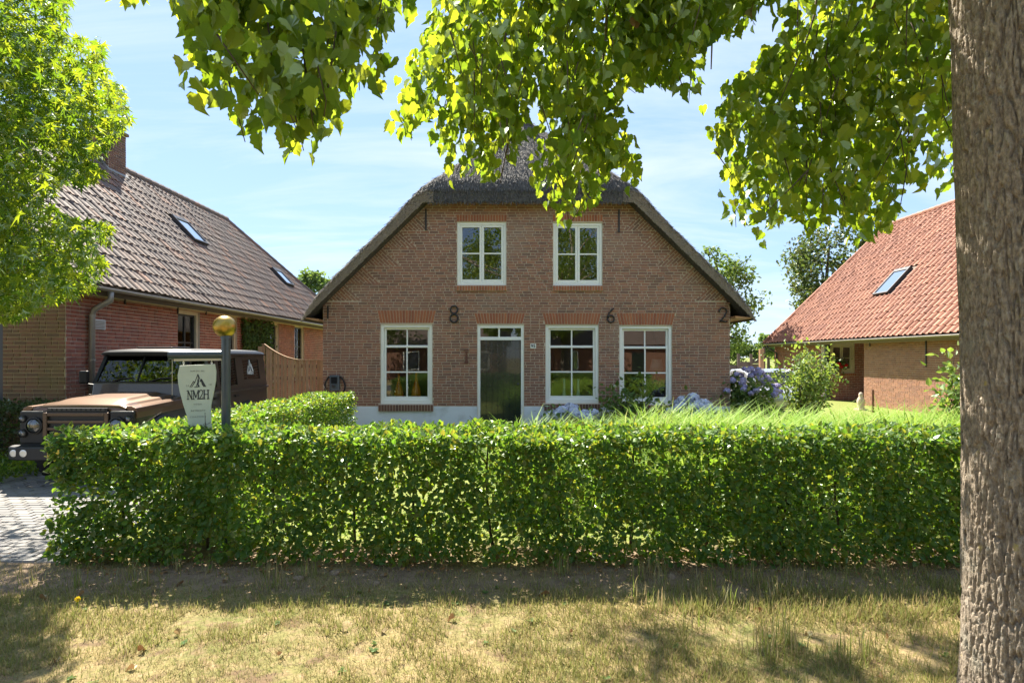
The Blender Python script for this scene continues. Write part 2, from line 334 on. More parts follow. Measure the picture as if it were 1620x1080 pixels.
# ================================================================== ground and paving
def ground_mat():
    m, N = mnew('lawn_ground')
    n1 = noisef(N, .9, 6); n2 = noisef(N, 14, 6); n3 = noisef(N, 55, 4)
    c = mixc_(N, sharpen(N, n1, .38, .62), (.29,.22,.105), (.145,.15,.048))
    c = mixc_(N, sharpen(N, n2, .45, .68), c, (.30,.215,.12))
    c = mixc_(N, sharpen(N, n3, .5, .75), c, (.10,.085,.04)); c = mixc_(N, sharpen(N, noisef(N, 4.5, 6), .56, .66), c, (.155,.105,.062))
    g = N('ShaderNodeNewGeometry'); sp = N('ShaderNodeSeparateXYZ', {0: g.outputs['Position']})
    # bare soil under the hedge line: a strip of the place itself
    wob = N('ShaderNodeMath', {0: noisef(N, 1.6, 5), 1: 1.0}, operation='MULTIPLY')
    y = N('ShaderNodeMath', {0: sp.outputs['Y'], 1: wob.outputs[0]}, operation='ADD')
    a = sharpen(N, y.outputs[0], 4.80, 5.02); b = sharpen(N, y.outputs[0], 6.15, 5.95)
    k0 = N('ShaderNodeMath', {0: a, 1: b}, operation='MULTIPLY')
    k = N('ShaderNodeMath', {0: k0.outputs[0], 1: sharpen(N, noisef(N, 1.1, 5), .36, .5)}, operation='MULTIPLY')
    soil = mixc_(N, sharpen(N, noisef(N, 9, 7), .35, .7), (.26,.190,.130), (.16,.115,.08))
    c = mixc_(N, k.outputs[0], c, soil)
    gy = sharpen(N, sp.outputs['Y'], 5.4, 5.7)
    c = mixc_(N, gy, c, mixc_(N, sharpen(N, n2, .4, .7), (.15,.19,.045), (.25,.25,.08)))
    b = N('ShaderNodeBsdfPrincipled', {'Base Color': c, 'Roughness': .95, 'Specular IOR Level': .15})
    bn = N('ShaderNodeBump', {'Strength': .7, 'Distance': .03, 'Height': noisef(N, 22, 8)})
    b.id_data.links.new(bn.outputs[0], b.inputs['Normal'])
    N('ShaderNodeOutputMaterial', {'Surface': b.outputs[0]})
    return m
M['ground'] = ground_mat()
def gz(x, y):                                        # gentle unevenness of the verge in front of the hedge
    if y > 6.0 or y < -1.2 or abs(x) > 9: return 0.0
    f = min(1, (6.0-y)/.8, (y+1.2)/.8)
    return f * (.035*mnoise.noise((x*.9, y*.9, 0)) + .018*mnoise.noise((x*3.1, y*3.1, 4)))
b = MB()
xs = [-900,-200,-60,-20,-9]+[ -8.8+.2*i for i in range(89)]+[9,20,60,200,900]
ys = [-900,-200,-60,-20,-6,-1.4]+[-1.2+.2*i for i in range(37)]+[8,14,30,60,200,1800]
b.add([(x,y,gz(x,y)) for y in ys for x in xs], [(j*len(xs)+i, j*len(xs)+i+1, (j+1)*len(xs)+i+1, (j+1)*len(xs)+i) for j in range(len(ys)-1) for i in range(len(xs)-1)])
tag(b.build('ground', M['ground'], smooth=True, fix=False), 'dry yellow and green grass verge running back to the gardens', kind='structure')

M['paver'] = pbr('concrete_paver', [(.19,.18,.17),(.235,.22,.205),(.165,.16,.16),(.21,.205,.20),(.25,.235,.215)], .85, var=(.16,.15,.14), vscale=12, varamt=.45, bump=.25, bscale=90)
M['paver_sand'] = pbr('paving_sand', (.33,.28,.22), .95, var=(.22,.185,.14), vscale=5, bump=.3, bscale=90)
DX0, DX1, DY0, DY1 = -8.3, -3.95, 5.0, 16.0
b = MB(); b.box(DX0, DX1, DY0, DY1, -.03, .018)
drive = tag(b.build('driveway', M['paver_sand']), 'grey brick paved driveway beside the hedge', kind='structure')
pav = []
pl, pw = .205, .10
rows = int((DY1-DY0)/pw)
for r in range(rows):                                # rows laid across the drive, half-lapped, each row a little out of line
    y = DY0 + r*pw; sh = (r % 2)*pl/2 + random.uniform(-.004,.004)
    x = DX0 + .005 - sh
    while x < DX1-.03:
        a, c = max(x, DX0+.004), min(x+pl-.006, DX1-.004)
        if c-a > .05: pav.append((a, c, y+.003, y+pw-.003, random.uniform(-.003,.004)))
        x += pl
def pvis(p):
    q = to_px(((p[0]+p[1])/2, p[2], .02)); return 0 <= q[0] < 95 and 745 < q[1] < 905 and p[1]-p[0] > pl-.01
cand = sorted([p for p in pav if pvis(p)], key=lambda p: p[2])[:300]; cs = set(cand)
pb = MB(); h = .03; c_ = .006
def paver(bm, x0, x1, y0, y1, z, rnd):
    bm.add([(x0,y0,z-.02),(x1,y0,z-.02),(x1,y1,z-.02),(x0,y1,z-.02),(x0+c_,y0+c_,z+.008),(x1-c_,y0+c_,z+.008),(x1-c_,y1-c_,z+.008),(x0+c_,y1-c_,z+.008)],
           [(4,5,6,7),(0,1,5,4),(1,2,6,5),(2,3,7,6),(3,0,4,7)], rnd)
for p in pav:
    if p not in cs: paver(pb, p[0], p[1], p[2], p[3], .021+p[4], random.random())
o = pb.build('paving', M['paver'], drive, fix=False); o['kind'] = 'stuff'
one = MB(); paver(one, -(pl-.006)/2, (pl-.006)/2, -(pw-.006)/2, (pw-.006)/2, 0, 0); onem = one.mesh('paver', M['paver'])
for p in cand: put('paver', onem, drive, ((p[0]+p[1])/2, (p[2]+p[3])/2, .021+p[4]))

# ================================================================== brick walls
class Plane:
    def __init__(s, O, U, N): s.O = Vector(O); s.U = Vector(U); s.N = Vector(N)
    def p(s, u, v, d=0.0): return s.O + s.U*u + Vector((0, 0, v)) + s.N*d
def sub_iv(ivs, a, b):
    r = []
    for x, y in ivs:
        if b <= x or a >= y: r.append((x, y)); continue
        if a > x: r.append((x, a))
        if b < y: r.append((b, y))
    return r
def clip_poly(poly, tri):
    for i in range(len(tri)):
        a, b2 = tri[i], tri[(i+1) % len(tri)]; outp = []
        f = lambda q: (b2[0]-a[0])*(q[1]-a[1])-(b2[1]-a[1])*(q[0]-a[0])
        for k in range(len(poly)):
            P, Q = poly[k], poly[(k+1) % len(poly)]; fp, fq = f(P), f(Q)
            if fp >= 0: outp.append(P)
            if fp*fq < 0:
                t = fp/(fp-fq); outp.append((P[0]+(Q[0]-P[0])*t, P[1]+(Q[1]-P[1])*t))
        poly = outp
        if len(poly) < 3: return []
    return poly
def brick_prism(bm, pl_, poly, d0, d1, rnd):
    n = len(poly); vs = [pl_.p(u, v, d0) for u, v in poly]
    cu = sum(q[0] for q in poly)/n; cv = sum(q[1] for q in poly)/n
    e = .0025
    def ins(q):
        l = math.hypot(q[0]-cu, q[1]-cv) or 1
        return (q[0]-(q[0]-cu)/l*e, q[1]-(q[1]-cv)/l*e)
    vs += [pl_.p(*ins(q), d1) for q in poly]
    bm.add(vs, [tuple(range(n, 2*n))] + [(i, (i+1) % n, n+(i+1) % n, n+i) for i in range(n)], rnd)
def brick_wall(house, pl_, edge, holes, nob, mat, mortar, course=.068, blen=.22, joint=.012, thick=.28, nind=0, key=None, tris=(), dproud=.008, name='wall', vbreaks=(), vmax=None, header=.25):
    """edge(v) -> (u0, u1); holes: openings right through; nob: (v0, v1, fn(v)->(u0,u1)) regions without ordinary bricks"""
    vs = sorted(set([v for v in vbreaks] + [h[2] for h in holes] + [h[3] for h in holes]))
    v0, v1 = vbreaks[0], vbreaks[-1]; vs = [v for v in vs if v0 <= v <= v1]
    mb = MB()
    for a, c in zip(vs[:-1], vs[1:]):
        if c-a < 1e-4: continue
        la, ra = edge(a+1e-5); lc, rc = edge(c-1e-5)
        cuts = sorted([(h[0], h[1]) for h in holes if h[2] <= a+1e-4 and h[3] >= c-1e-4])
        xs_ = [(la, lc)]
        for h in cuts: xs_ += [(h[0], h[0]), (h[1], h[1])]
        xs_.append((ra, rc))
        for k in range(0, len(xs_), 2):
            (p0, q0), (p1, q1) = xs_[k], xs_[k+1]
            ring = [(p0, a), (p1, a), (q1, c), (q0, c)]
            mb.prism([pl_.p(u, v, 0) for u, v in ring], [pl_.p(u, v, -thick) for u, v in ring])
    wall = mb.build(name, mortar, house)
    full = []; bm = MB(); rows_ = int((v1-v0)/course)
    for r in range(rows_):
        z0 = v0 + r*course + joint*.5; z1 = z0 + course - joint; zm = (z0+z1)/2
        l0, r0 = edge(zm)
        ivs = [(l0+.002, r0-.002)]
        for h in holes:
            if h[2] < z1+.004 and h[3] > z0-.004: ivs = sub_iv(ivs, h[0]-.004, h[1]+.004)
        for (a, c, fn) in nob:
            if a < zm < c: q = fn(zm); ivs = sub_iv(ivs, q[0]-.006, q[1]+.006)
        u = l0 - blen + (r % 2)*blen*.5 + random.uniform(-.02, .02)
        while u < r0:
            L = blen*.5 if random.random() < header else blen
            A, B = u+joint*.5, u+L-joint*.5; u += L
            for (x, y) in ivs:
                s, e = max(A, x), min(B, y)
                if e-s < .02: continue
                if e-s > blen-joint-.001: full.append((s, e, z0, z1))
                else: _b(bm, pl_, s, e, z0, z1, dproud)
    if nind and key: full.sort(key=lambda q: key((q[0]+q[1])/2, (q[2]+q[3])/2))
    L = blen-joint; H = course-joint
    ob = MB(); loc = Plane((0, 0, 0), pl_.U, pl_.N); brick_prism(ob, loc, [(-L/2,-H/2),(L/2,-H/2),(L/2,H/2),(-L/2,H/2)], -.01, dproud, 0)
    obm = ob.mesh('brick', mat)
    for q in full[:nind]: put('brick', obm, wall, pl_.p((q[0]+q[1])/2, (q[2]+q[3])/2, random.uniform(-.003, .003)))
    for q in full[nind:]: _b(bm, pl_, *q, dproud)
    for tri, ang in tris:                            # braided triangles: bricks laid square to the roof slope
        ca, sa = math.cos(ang), math.sin(ang); us = [t[0] for t in tri]; vz = [t[1] for t in tri]
        cu, cv = sum(us)/3, sum(vz)/3
        for i in range(-12, 13):
            off = (i % 2)*blen*.5
            for j in range(-5, 6):
                a0, a1 = j*blen+off+joint/2, (j+1)*blen+off-joint/2; b0, b1 = i*course+joint/2, (i+1)*course-joint/2
                ring = [(cu+a*ca-c*sa, cv+a*sa+c*ca) for a, c in ((a0,b0),(a1,b0),(a1,b1),(a0,b1))]
                q = clip_poly(ring, tri)
                if len(q) >= 3 and abs(sum(q[k][0]*q[(k+1) % len(q)][1]-q[(k+1) % len(q)][0]*q[k][1] for k in range(len(q))))/2 > .0006:
                    brick_prism(bm, pl_, q, -.01, dproud+random.uniform(-.002,.002), random.random())
    o = bm.build('brickwork', mat, wall, fix=False); o['kind'] = 'stuff'
    return wall
def _b(bm, pl_, s, e, z0, z1, dp):
    j = lambda: random.uniform(-.0022, .0022)
    brick_prism(bm, pl_, [(s+j(), z0+j()), (e+j(), z0+j()), (e+j(), z1+j()), (s+j(), z1+j())], -.01, dp+random.uniform(-.003, .003), random.random())

def soldier(parent, pl_, name, u0, u1, v0, v1, flare, mat, mortar, n, d=.010, depth=.05, tilt=True):
    """row of upright bricks; flare widens the top (flat arch)"""
    mb = MB(); ring = [(u0, v0), (u1, v0), (u1+flare, v1), (u0-flare, v1)]
    mb.prism([pl_.p(u, v, d-.008) for u, v in ring], [pl_.p(u, v, -depth) for u, v in ring])
    o = mb.build(name, mortar, parent)
    for i in range(n):
        a, c = i/n, (i+1)/n; g = .0055
        bl, br = u0+(u1-u0)*a+g, u0+(u1-u0)*c-g; w_ = (u1-u0)+2*flare; tl, tr = u0-flare+w_*a+g, u0-flare+w_*c-g
        q = MB(); brick_prism(q, pl_, [(bl, v0+.004), (br, v0+.004), (tr, v1-.004), (tl, v1-.004)], d-.02, d+random.uniform(-.002,.002), random.random())
        q.build('brick', mat, o, fix=False)
    return o

def fbox(mb, pl_, u0, u1, v0, v1, d0, d1):
    mb.hexa([pl_.p(u0,v0,d1), pl_.p(u1,v0,d1), pl_.p(u1,v0,d0), pl_.p(u0,v0,d0), pl_.p(u0,v1,d1), pl_.p(u1,v1,d1), pl_.p(u1,v1,d0), pl_.p(u0,v1,d0)])
def ringbox(mb, pl_, u0, u1, v0, v1, w_, d0, d1, bottom=None):
    bt = bottom or w_
    fbox(mb, pl_, u0, u0+w_, v0, v1, d0, d1); fbox(mb, pl_, u1-w_, u1, v0, v1, d0, d1)
    fbox(mb, pl_, u0+w_, u1-w_, v1-w_, v1, d0, d1); fbox(mb, pl_, u0+w_, u1-w_, v0, v0+bt, d0, d1)
def pane(parent, pl_, u0, u1, v0, v1, d, mat=None):
    q = MB(); fbox(q, pl_, u0, u1, v0, v1, d-.006, d); return q.build('pane', mat or M['glass'], parent)
def sash_window(house, pl_, u0, u1, v0, v1, name='window'):
    """fixed upper light over a lower sash of two by two panes"""
    f = MB(); ringbox(f, pl_, u0, u1, v0, v1, .075, -.16, -.03, .10); w_ = f.build(name, M['white'], house, bevel=.006)
    vt = v1-(v1-v0)*.292                              # middle rail
    for (a, c, d, bt, nm) in ((vt+.012, v1-.075, -.095, .05, 'upper_sash'), (v0+.10, vt+.055, -.070, .085, 'lower_sash')):
        s = MB(); ringbox(s, pl_, u0+.077, u1-.077, a, c, .052, d-.05, d, bt); so_ = s.build(nm, M['white'], w_, bevel=.005)
        um = (u0+u1)/2; il, ir = u0+.129, u1-.129; lo, hi = a+bt, c-.052
        g = MB(); fbox(g, pl_, um-.017, um+.017, lo, hi, d-.035, d-.008); g.build('glazing_bar', M['white'], so_)
        cells = [(il, um-.017), (um+.017, ir)]
        if nm == 'lower_sash':
            vm = (lo+hi)/2; g = MB()
            fbox(g, pl_, il, um-.018, vm-.017, vm+.017, d-.035, d-.009); fbox(g, pl_, um+.018, ir, vm-.017, vm+.017, d-.035, d-.009); g.build('glazing_bar', M['white'], so_)
            vv = [(lo, vm-.017), (vm+.017, hi)]
        else: vv = [(lo, hi)]
        for (x, y) in cells:
            for (p_, q_) in vv: pane(so_, pl_, x, y, p_, q_, d-.02)
    return w_
def casement(house, pl_, u0, u1, v0, v1, name='window', mat=None, nrow=2, fw=.07, sw=.055):
    mat = mat or M['white']
    f = MB(); ringbox(f, pl_, u0, u1, v0, v1, fw, -.16, -.035, fw*1.1); w_ = f.build(name, mat, house, bevel=.006)
    um = (u0+u1)/2
    for (a, c) in ((u0+fw+.002, um-.002), (um+.002, u1-fw-.002)):
        s = MB(); lo, hi = v0+fw*1.1+.002, v1-fw-.002; ringbox(s, pl_, a, c, lo, hi, sw, -.11, -.05, sw*1.25); so_ = s.build('sash', mat, w_, bevel=.005)
        lo += sw*1.25; hi -= sw; st = (hi-lo)/nrow
        for k in range(nrow):
            if k:
                g = MB(); fbox(g, pl_, a+sw, c-sw, lo+st*k-.017, lo+st*k+.017, -.10, -.06); g.build('glazing_bar', mat, so_)
            pane(so_, pl_, a+sw, c-sw, lo+st*k+(.017 if k else 0), lo+st*(k+1)-(.017 if k < nrow-1 else 0), -.08)
    return w_

# ================================================================== the thatched house
FD = FPX/63.5                                         # distance of the facade
def FX(px): return (px-HX)/63.5
def FZ(py): return EYE-(py-HY)/63.5
XC = 0.40; WL, WR = FX(511), FX(1155)
house = empty('thatched_house', (XC, FD, 0), 'brown brick house with thatched half-hipped roof and white framed windows', 'house')
front = Plane((0, FD, 0), (1, 0, 0), (0, -1, 0))
PT = [(0,8.55),(1.2,7.34),(2.76,5.84),(3.47,5.07),(4.06,4.49),(4.75,3.81),(5.14,3.38),(5.36,3.08),(5.50,2.82)]
def P_top(d): return float(np.interp(d, [p[0] for p in PT], [p[1] for p in PT]))
PLW = [(0,8.12),(2.49,5.65),(5.02,3.19),(5.50,2.72)]
def P_low(d): return float(np.interp(d, [p[0] for p in PLW], [p[1] for p in PLW]))
ZE = 2.95; ZT = 5.78
def edge_main(v):
    # gable edge tucked just inside the thatch
    def d_at(z): return float(np.interp(z, [p[1] for p in PLW][::-1], [p[0] for p in PLW][::-1]))+.10
    d = d_at(v)
    return max(WL, XC-d), min(WR, XC+d)
lowW = [(602,684,513,639),(863,947,514,638),(980,1063,515,640)]
upW = [(723,801,351,451),(875,953,352,452)]
holes = [(FX(a),FX(c),FZ(f),FZ(e)) for a,c,e,f in lowW+upW]
door_h = (FX(755),FX(829),.12,FZ(514)); holes.append(door_h)
nob = [(-.1, .60, lambda z: (-99, 99))]                # rendered plinth: no bricks
def snap(py): return HY-(round(FZ(py)/.068)*.068-EYE)*63.5     # to the brick courses
arch = [(a,c,snap(e),f) for a,c,e,f in ((597,690,492,511),(858,951,494,513),(975,1068,495,514),(750,831,493,512))]
for a,c,e,f in arch:
    u0,u1,z1,z0 = FX(a),FX(c),FZ(e),FZ(f)
    nob.append((z0-.01, z1, (lambda u0,u1,z0,z1: lambda z: (u0+.07*(1-(z-z0)/(z1-z0)), u1-.07*(1-(z-z0)/(z1-z0))))(u0,u1,z0,z1)))
for a,c,e,f in upW:
    nob.append((FZ(351)-.0, FZ(snap(338)), (lambda a,c: lambda z: (FX(a), FX(c)))(a,c)))
    nob.append((FZ(snap(462)), FZ(451), (lambda a,c: lambda z: (FX(a)-.01, FX(c)+.01))(a,c)))
nob.append((.5, FZ(638), (lambda: lambda z: (FX(599), FX(684)))()))
nob.append((.5, FZ(637), (lambda: lambda z: (FX(860), FX(949)))()))
nob.append((.5, FZ(639), (lambda: lambda z: (FX(977), FX(1065)))()))
tris = []
bases = [476,449.5,421,391.5,365]; tops = [449.5,421,391.5,365,339]
for sgn in (-1, 1):
    for e, f in zip(bases, tops):
        z0, z1 = FZ(e), FZ(f)
        dA, dB = [float(np.interp(z, [p[1] for p in PLW][::-1], [p[0] for p in PLW][::-1]))+.02 for z in (z0, z1)]
        hz = z1-z0; dC = dB-hz*1.02
        A, B, C_ = (XC+sgn*dA, z0), (XC+sgn*dB, z1), (XC+sgn*dC, z0)
        tri = [A, C_, B] if sgn < 0 else [C_, A, B]
        ang = math.radians(-45) if sgn < 0 else math.radians(45)
        tris.append((tri, ang))
        def fn(z, sgn=sgn, z0=z0, z1=z1, dA=dA, dB=dB, dC=dC):
            t = (z-z0)/(z1-z0); i_, o_ = dC+(dB-dC)*t, dA+(dB-dA)*t+.3
            return (XC-o_, XC-i_) if sgn < 0 else (XC+i_, XC+o_)
        nob.append((z0, z1, fn))
wall = brick_wall(house, front, edge_main, holes, nob, M['brick'], M['mortar'], nind=300, tris=tris, name='front_wall',
                  vbreaks=[0, 2.5, 3.06, 3.6, 4.4, 5.2, ZT], key=lambda u, v: ((u-.0)/2.2)**2+((v-2.9)/.9)**2+(0 if 2.62 < v < 3.5 else 3)+(4 if v < .62 else 0))
# side and back walls (plain, out of sight from the road)
sb = MB(); sb.box(WL, WL+.28, FD+.285, 26, 0, 2.9); sb.build('side_wall', M['brick'], house)
sb = MB(); sb.box(WR-.28, WR, FD+.285, 26, 0, 2.9); sb.build('side_wall', M['brick'], house)
sb = MB(); sb.prism([(WL,26,0),(WR,26,0),(WR,26,2.9),(XC,26,7.7),(WL,26,2.9)],[(WL,26.3,0),(WR,26.3,0),(WR,26.3,2.9),(XC,26.3,7.7),(WL,26.3,2.9)]); sb.build('back_wall', M['brick'], house)
# plinth: pieces between door and corners
for a, c in ((WL-.004, door_h[0]), (door_h[1], WR+.004)):
    q = MB(); q.box(a, c, FD-.022, FD-.001, 0, FZ(643)); q.build('plinth', M['plinth'], house, bevel=.006)
for a,c,e,f in arch: soldier(house, front, 'flat_arch', FX(a)+.07, FX(c)-.07, FZ(f), FZ(e), .07, M['brick_red'], M['mortar'], 19 if c-a > 85 else 17)
for a,c,e,f in upW:
    soldier(house, front, 'lintel', FX(a)-.01, FX(c)+.01, FZ(350.5), FZ(snap(338)), 0, M['brick_red'], M['mortar'], 18)
    soldier(house, front, 'sill', FX(a)-.01, FX(c)+.01, FZ(snap(462)), FZ(452), 0, M['brick_red'], M['mortar'], 18, d=.055, depth=.1)
M['brick_sill'] = pbr('brick_sill_dark', [(.15,.075,.05),(.21,.10,.06),(.12,.065,.05)], .85, bump=.3, bscale=80)
for a,c,e,f in lowW:
    soldier(house, front, 'sill', FX(a)-.04, FX(c)+.03, FZ(f+11), FZ(f+.5), 0, M['brick_sill'], M['mortar'], 19, d=.075, depth=.1)
for a,c,e,f in lowW: sash_window(house, front, FX(a), FX(c), FZ(f), FZ(e))
for a,c,e,f in upW: casement(house, front, FX(a), FX(c), FZ(f), FZ(e))
# door
u0,u1,v0,v1 = door_h
f = MB(); fbox(f, front, u0, u0+.075, v0-.1, v1, -.16, -.02); fbox(f, front, u1-.075, u1, v0-.1, v1, -.16, -.02); fbox(f, front, u0+.075, u1-.075, v1-.075, v1, -.16, -.02)
vt = FZ(538); fbox(f, front, u0+.075, u1-.075, vt, vt+.085, -.15, -.022)
door = f.build('door', M['white'], house, bevel=.006)
tr = MB(); um = FX(789.5); fbox(tr, front, um-.02, um+.02, vt+.085, v1-.075, -.11, -.04); tr.build('glazing_bar', M['white'], door)
pane(door, front, u0+.075, um-.02, vt+.085, v1-.075, -.08); pane(door, front, um+.02, u1-.075, vt+.085, v1-.075, -.08)
npl = 7; wd = (u1-u0-.15)
for i in range(npl):
    q = MB(); fbox(q, front, u0+.075+wd*i/npl+.002, u0+.075+wd*(i+1)/npl-.002, .16, vt-.004, -.12, -.075+random.uniform(-.001,.001)); q.build('plank', M['door'], door, bevel=.005)
q = MB(); fbox(q, front, u0+.075, u1-.075, .16, vt-.004, -.14, -.121); q.build('door_back', M['door'], door)
q = MB(); fbox(q, front, u0-.02, u1+.02, 0, .118, -.2, .06); q.build('threshold', M['plinth'], house, bevel=.01)
q = MB(); q.lathe([(.012,0),(.012,.05),(.028,.055),(.03,.075),(.012,.085)], front.p(u1-.15, 1.15, -.074), 12, (0,-1,0)); q.build('door_knob', M['dark_metal'], door, smooth=True)
# interior
rm = MB(); rm.box(WL+.29, WR-.29, FD+.30, 20.5, .05, .10); rm.build('room_floor', M['room_floor'], house)
rm = MB(); rm.box(WL+.29, WR-.29, FD+.29, 20.5, 2.78, 2.88); rm.build('upper_floor', M['room'], house)
rm = MB(); rm.box(WL+.29, .55, 20.5, 20.62, .1, 2.78); rm.box(.55, 1.5, 20.5, 20.62, .1, .95); rm.box(.55, 1.5, 20.5, 20.62, 2.1, 2.78); rm.box(1.5, WR-.29, 20.5, 20.62, .1, 2.78); rm.build('room_wall', M['room'], house)
rm = MB(); rm.box(-.95, -.85, FD+.3, 20.5, .1, 2.78); rm.build('partition_wall', M['room'], house)
rm = MB(); rm.box(WL+.29, WR-.29, 18, 18.1, 2.9, 5.6); rm.build('loft_wall', M['room'], house)
# wall anchors
def anchor(pts, name='wall_anchor', rad=.02, loop=False, n=8):
    q = MB(); q.tube([front.p(FX(x), FZ(y), .035) for x, y in pts], rad, n); return q
def arc(cx, cy, rx, ry, a0, a1, n=16): return [(cx+rx*math.cos(math.radians(a0+(a1-a0)*i/n)), cy-ry*math.sin(math.radians(a0+(a1-a0)*i/n))) for i in range(n+1)]
q = anchor(arc(718.5,490,5.6,5.8,0,360,24)); q.tube([front.p(FX(x),FZ(y),.035) for x,y in arc(718.5,503.5,6.2,6.2,0,360,24)], .02, 8); q.build('anchor_figure_eight', M['iron'], house, smooth=True)
q = anchor([(971,488),(967.5,490),(963.5,495),(961.3,500)]+arc(966,504.5,5.2,5.4,170,-190,22)); q.build('anchor_figure_six', M['iron'], house, smooth=True)
q = anchor(arc(1143,492.5,5.8,5.2,200,-40,16)+[(1145,501),(1140,506.5),(1137.5,509)]+[(1142,508),(1147,509.5),(1150,508)]); q.build('anchor_figure_two', M['iron'], house, smooth=True)
for x, y0, y1 in ((674,331,365),(979,332,368),(519,484,504)):
    q = MB(); q.bar(front.p(FX(x),FZ(y1),.025), front.p(FX(x),FZ(y0),.025), (.018,0,0), (0,.012,0)); q.build('wall_anchor', M['iron'], house)
q = MB(); q.bar(front.p(FX(738),FZ(571),.03), front.p(FX(738),FZ(556),.03), (.022,0,0), (0,.015,0)); q.box(FX(734.5),FX(741.5),FD-.05,FD-.012,FZ(554.5),FZ(552.5)); q.box(FX(735),FX(741),FD-.05,FD-.012,FZ(574.5),FZ(571)); q.build('wall_anchor', M['rust'], house)
# house number
def text_mesh(s, size, mat, parent, origin, udir=(1,0,0), vdir=(0,0,1), name='lettering', align='CENTER', bold=0.0, depth=.0012, space=1.0):
    cu = bpy.data.curves.new('t', 'FONT'); cu.body = s; cu.size = size; cu.align_x = align; cu.align_y = 'CENTER'; cu.extrude = depth; cu.offset = bold; cu.space_character = space; cu.resolution_u = 3
    ob = bpy.data.objects.new('t', cu); COL.objects.link(ob); dg = bpy.context.evaluated_depsgraph_get()
    me = bpy.data.meshes.new_from_object(ob.evaluated_get(dg)); bpy.data.objects.remove(ob); bpy.data.curves.remove(cu)
    U, V = Vector(udir).normalized(), Vector(vdir).normalized(); W = U.cross(V)
    me.transform(Matrix(((U.x,V.x,W.x,0),(U.y,V.y,W.y,0),(U.z,V.z,W.z,0),(0,0,0,1)))); me.materials.clear(); me.materials.append(mat)
    return put(name, me, parent, origin)
q = MB(); fbox(q, front, FX(839), FX(848), FZ(551), FZ(543.5), .009, .022); nump = q.build('number_plate', M['white'], house, bevel=.003)
text_mesh('95', .115, M['ink'], nump, front.p(FX(843.5), FZ(547.3), .0235), name='house_number', bold=.003)

# ------------------------------------------------------------------ thatch
def thatch_mat():
    m, N = mnew('thatch')
    n1 = noisef(N, 1.1, 5); n2 = noisef(N, 60, 4, (1, 1, .25)); n3 = noisef(N, 9, 5)
    c = mixc_(N, sharpen(N, n2, .3, .72), (.050,.046,.046), (.155,.140,.120))
    c = mixc_(N, sharpen(N, n1, .5, .75), c, (.075,.082,.062)); c = mixc_(N, sharpen(N, n3, .52, .75), c, (.20,.175,.14))
    b = N('ShaderNodeBsdfPrincipled', {'Base Color': c, 'Roughness': .92, 'Specular IOR Level': .2})
    bn = N('ShaderNodeBump', {'Strength': .9, 'Distance': .03, 'Height': n2}); b.id_data.links.new(bn.outputs[0], b.inputs['Normal'])
    N('ShaderNodeOutputMaterial', {'Surface': b.outputs[0]}); return m
M['thatch'] = thatch_mat()
Y0, Y1 = 13.82, 26.6
def smin(a, b_, k=.22):
    h = max(0, min(1, .5+.5*(b_-a)/k)); return b_*(1-h)+a*h-k*h*(1-h)
def t_top(x, y):
    d = abs(x-XC); e = smin(P_top(d), 6.02+(y-Y0)*1.16)
    r = max(0, 1-(y-Y0)/.16); e -= .10*r*r
    return e + .02*mnoise.noise((x*1.3, y*1.3, 1)) + .01*mnoise.noise((x*5, y*5, 2))
def t_low(x, y):
    d = abs(x-XC); return min(P_low(d), 5.60+(y-Y0)*1.1)
gx = [XC+s for s in np.concatenate([np.linspace(-5.5, 5.5, 121)])]; gy = list(np.concatenate([[Y0, Y0+.03, Y0+.08, Y0+.16], np.linspace(Y0+.3, 16.6, 26), np.linspace(17, Y1, 16)]))
b = MB(); nx, ny = len(gx), len(gy)
b.add([(x, y, t_top(x, y)) for y in gy for x in gx]+[(x, y, min(t_low(x, y), t_top(x, y)-.04)) for y in gy for x in gx],
      [(j*nx+i, j*nx+i+1, (j+1)*nx+i+1, (j+1)*nx+i) for j in range(ny-1) for i in range(nx-1)])
K = nx*ny
f2 = [(K+j*nx+i+1, K+j*nx+i, K+(j+1)*nx+i, K+(j+1)*nx+i+1) for j in range(ny-1) for i in range(nx-1)]
f2 += [(j*nx, (j+1)*nx, K+(j+1)*nx, K+j*nx) for j in range(ny-1)] + [((j+1)*nx+nx-1, j*nx+nx-1, K+j*nx+nx-1, K+(j+1)*nx+nx-1) for j in range(ny-1)]
f2 += [(i+1, i, K+i, K+i+1) for i in range(nx-1)] + [((ny-1)*nx+i, (ny-1)*nx+i+1, K+(ny-1)*nx+i+1, K+(ny-1)*nx+i) for i in range(nx-1)]
for f in f2: b.f.append(list(f)); b.r.append(0)
roof = b.build('thatched_roof', M['thatch'], house, smooth=True, fix=False)
md = roof.modifiers.new('edge', 'EDGE_SPLIT'); md.split_angle = math.radians(50)
# straw ends lying on the thatch and fringing its edges
n = 26000; X_ = XC+RNG.uniform(-5.48, 5.48, n); Yy = Y0+RNG.uniform(0, 1, n)**1.6*3.4
P = np.array([(x, y, t_top(x, y)) for x, y in zip(X_, Yy)])
e = .03; gxv = np.array([(t_top(x+e, y)-t_top(x-e, y))/(2*e) for x, y in zip(X_, Yy)]); gyv = np.array([(t_top(x, y+e)-t_top(x, max(Y0, y-e)))/(y+e-max(Y0, y-e)) for x, y in zip(X_, Yy)])
nrm = np.stack([-gxv, -gyv, np.ones(n)], 1); nrm /= np.linalg.norm(nrm, axis=1, keepdims=True)
dn = np.stack([-gxv, -gyv, -(gxv**2+gyv**2)], 1); dn /= np.maximum(np.linalg.norm(dn, axis=1, keepdims=True), 1e-3)
D = dn + nrm*RNG.uniform(.02, .22, (n, 1)) + RNG.normal(0, .16, (n, 3))
STRAW = ([(-.05,0,0),(.05,0,0),(.04,1,0),(-.04,1,0)],[(0,1,2,3)])
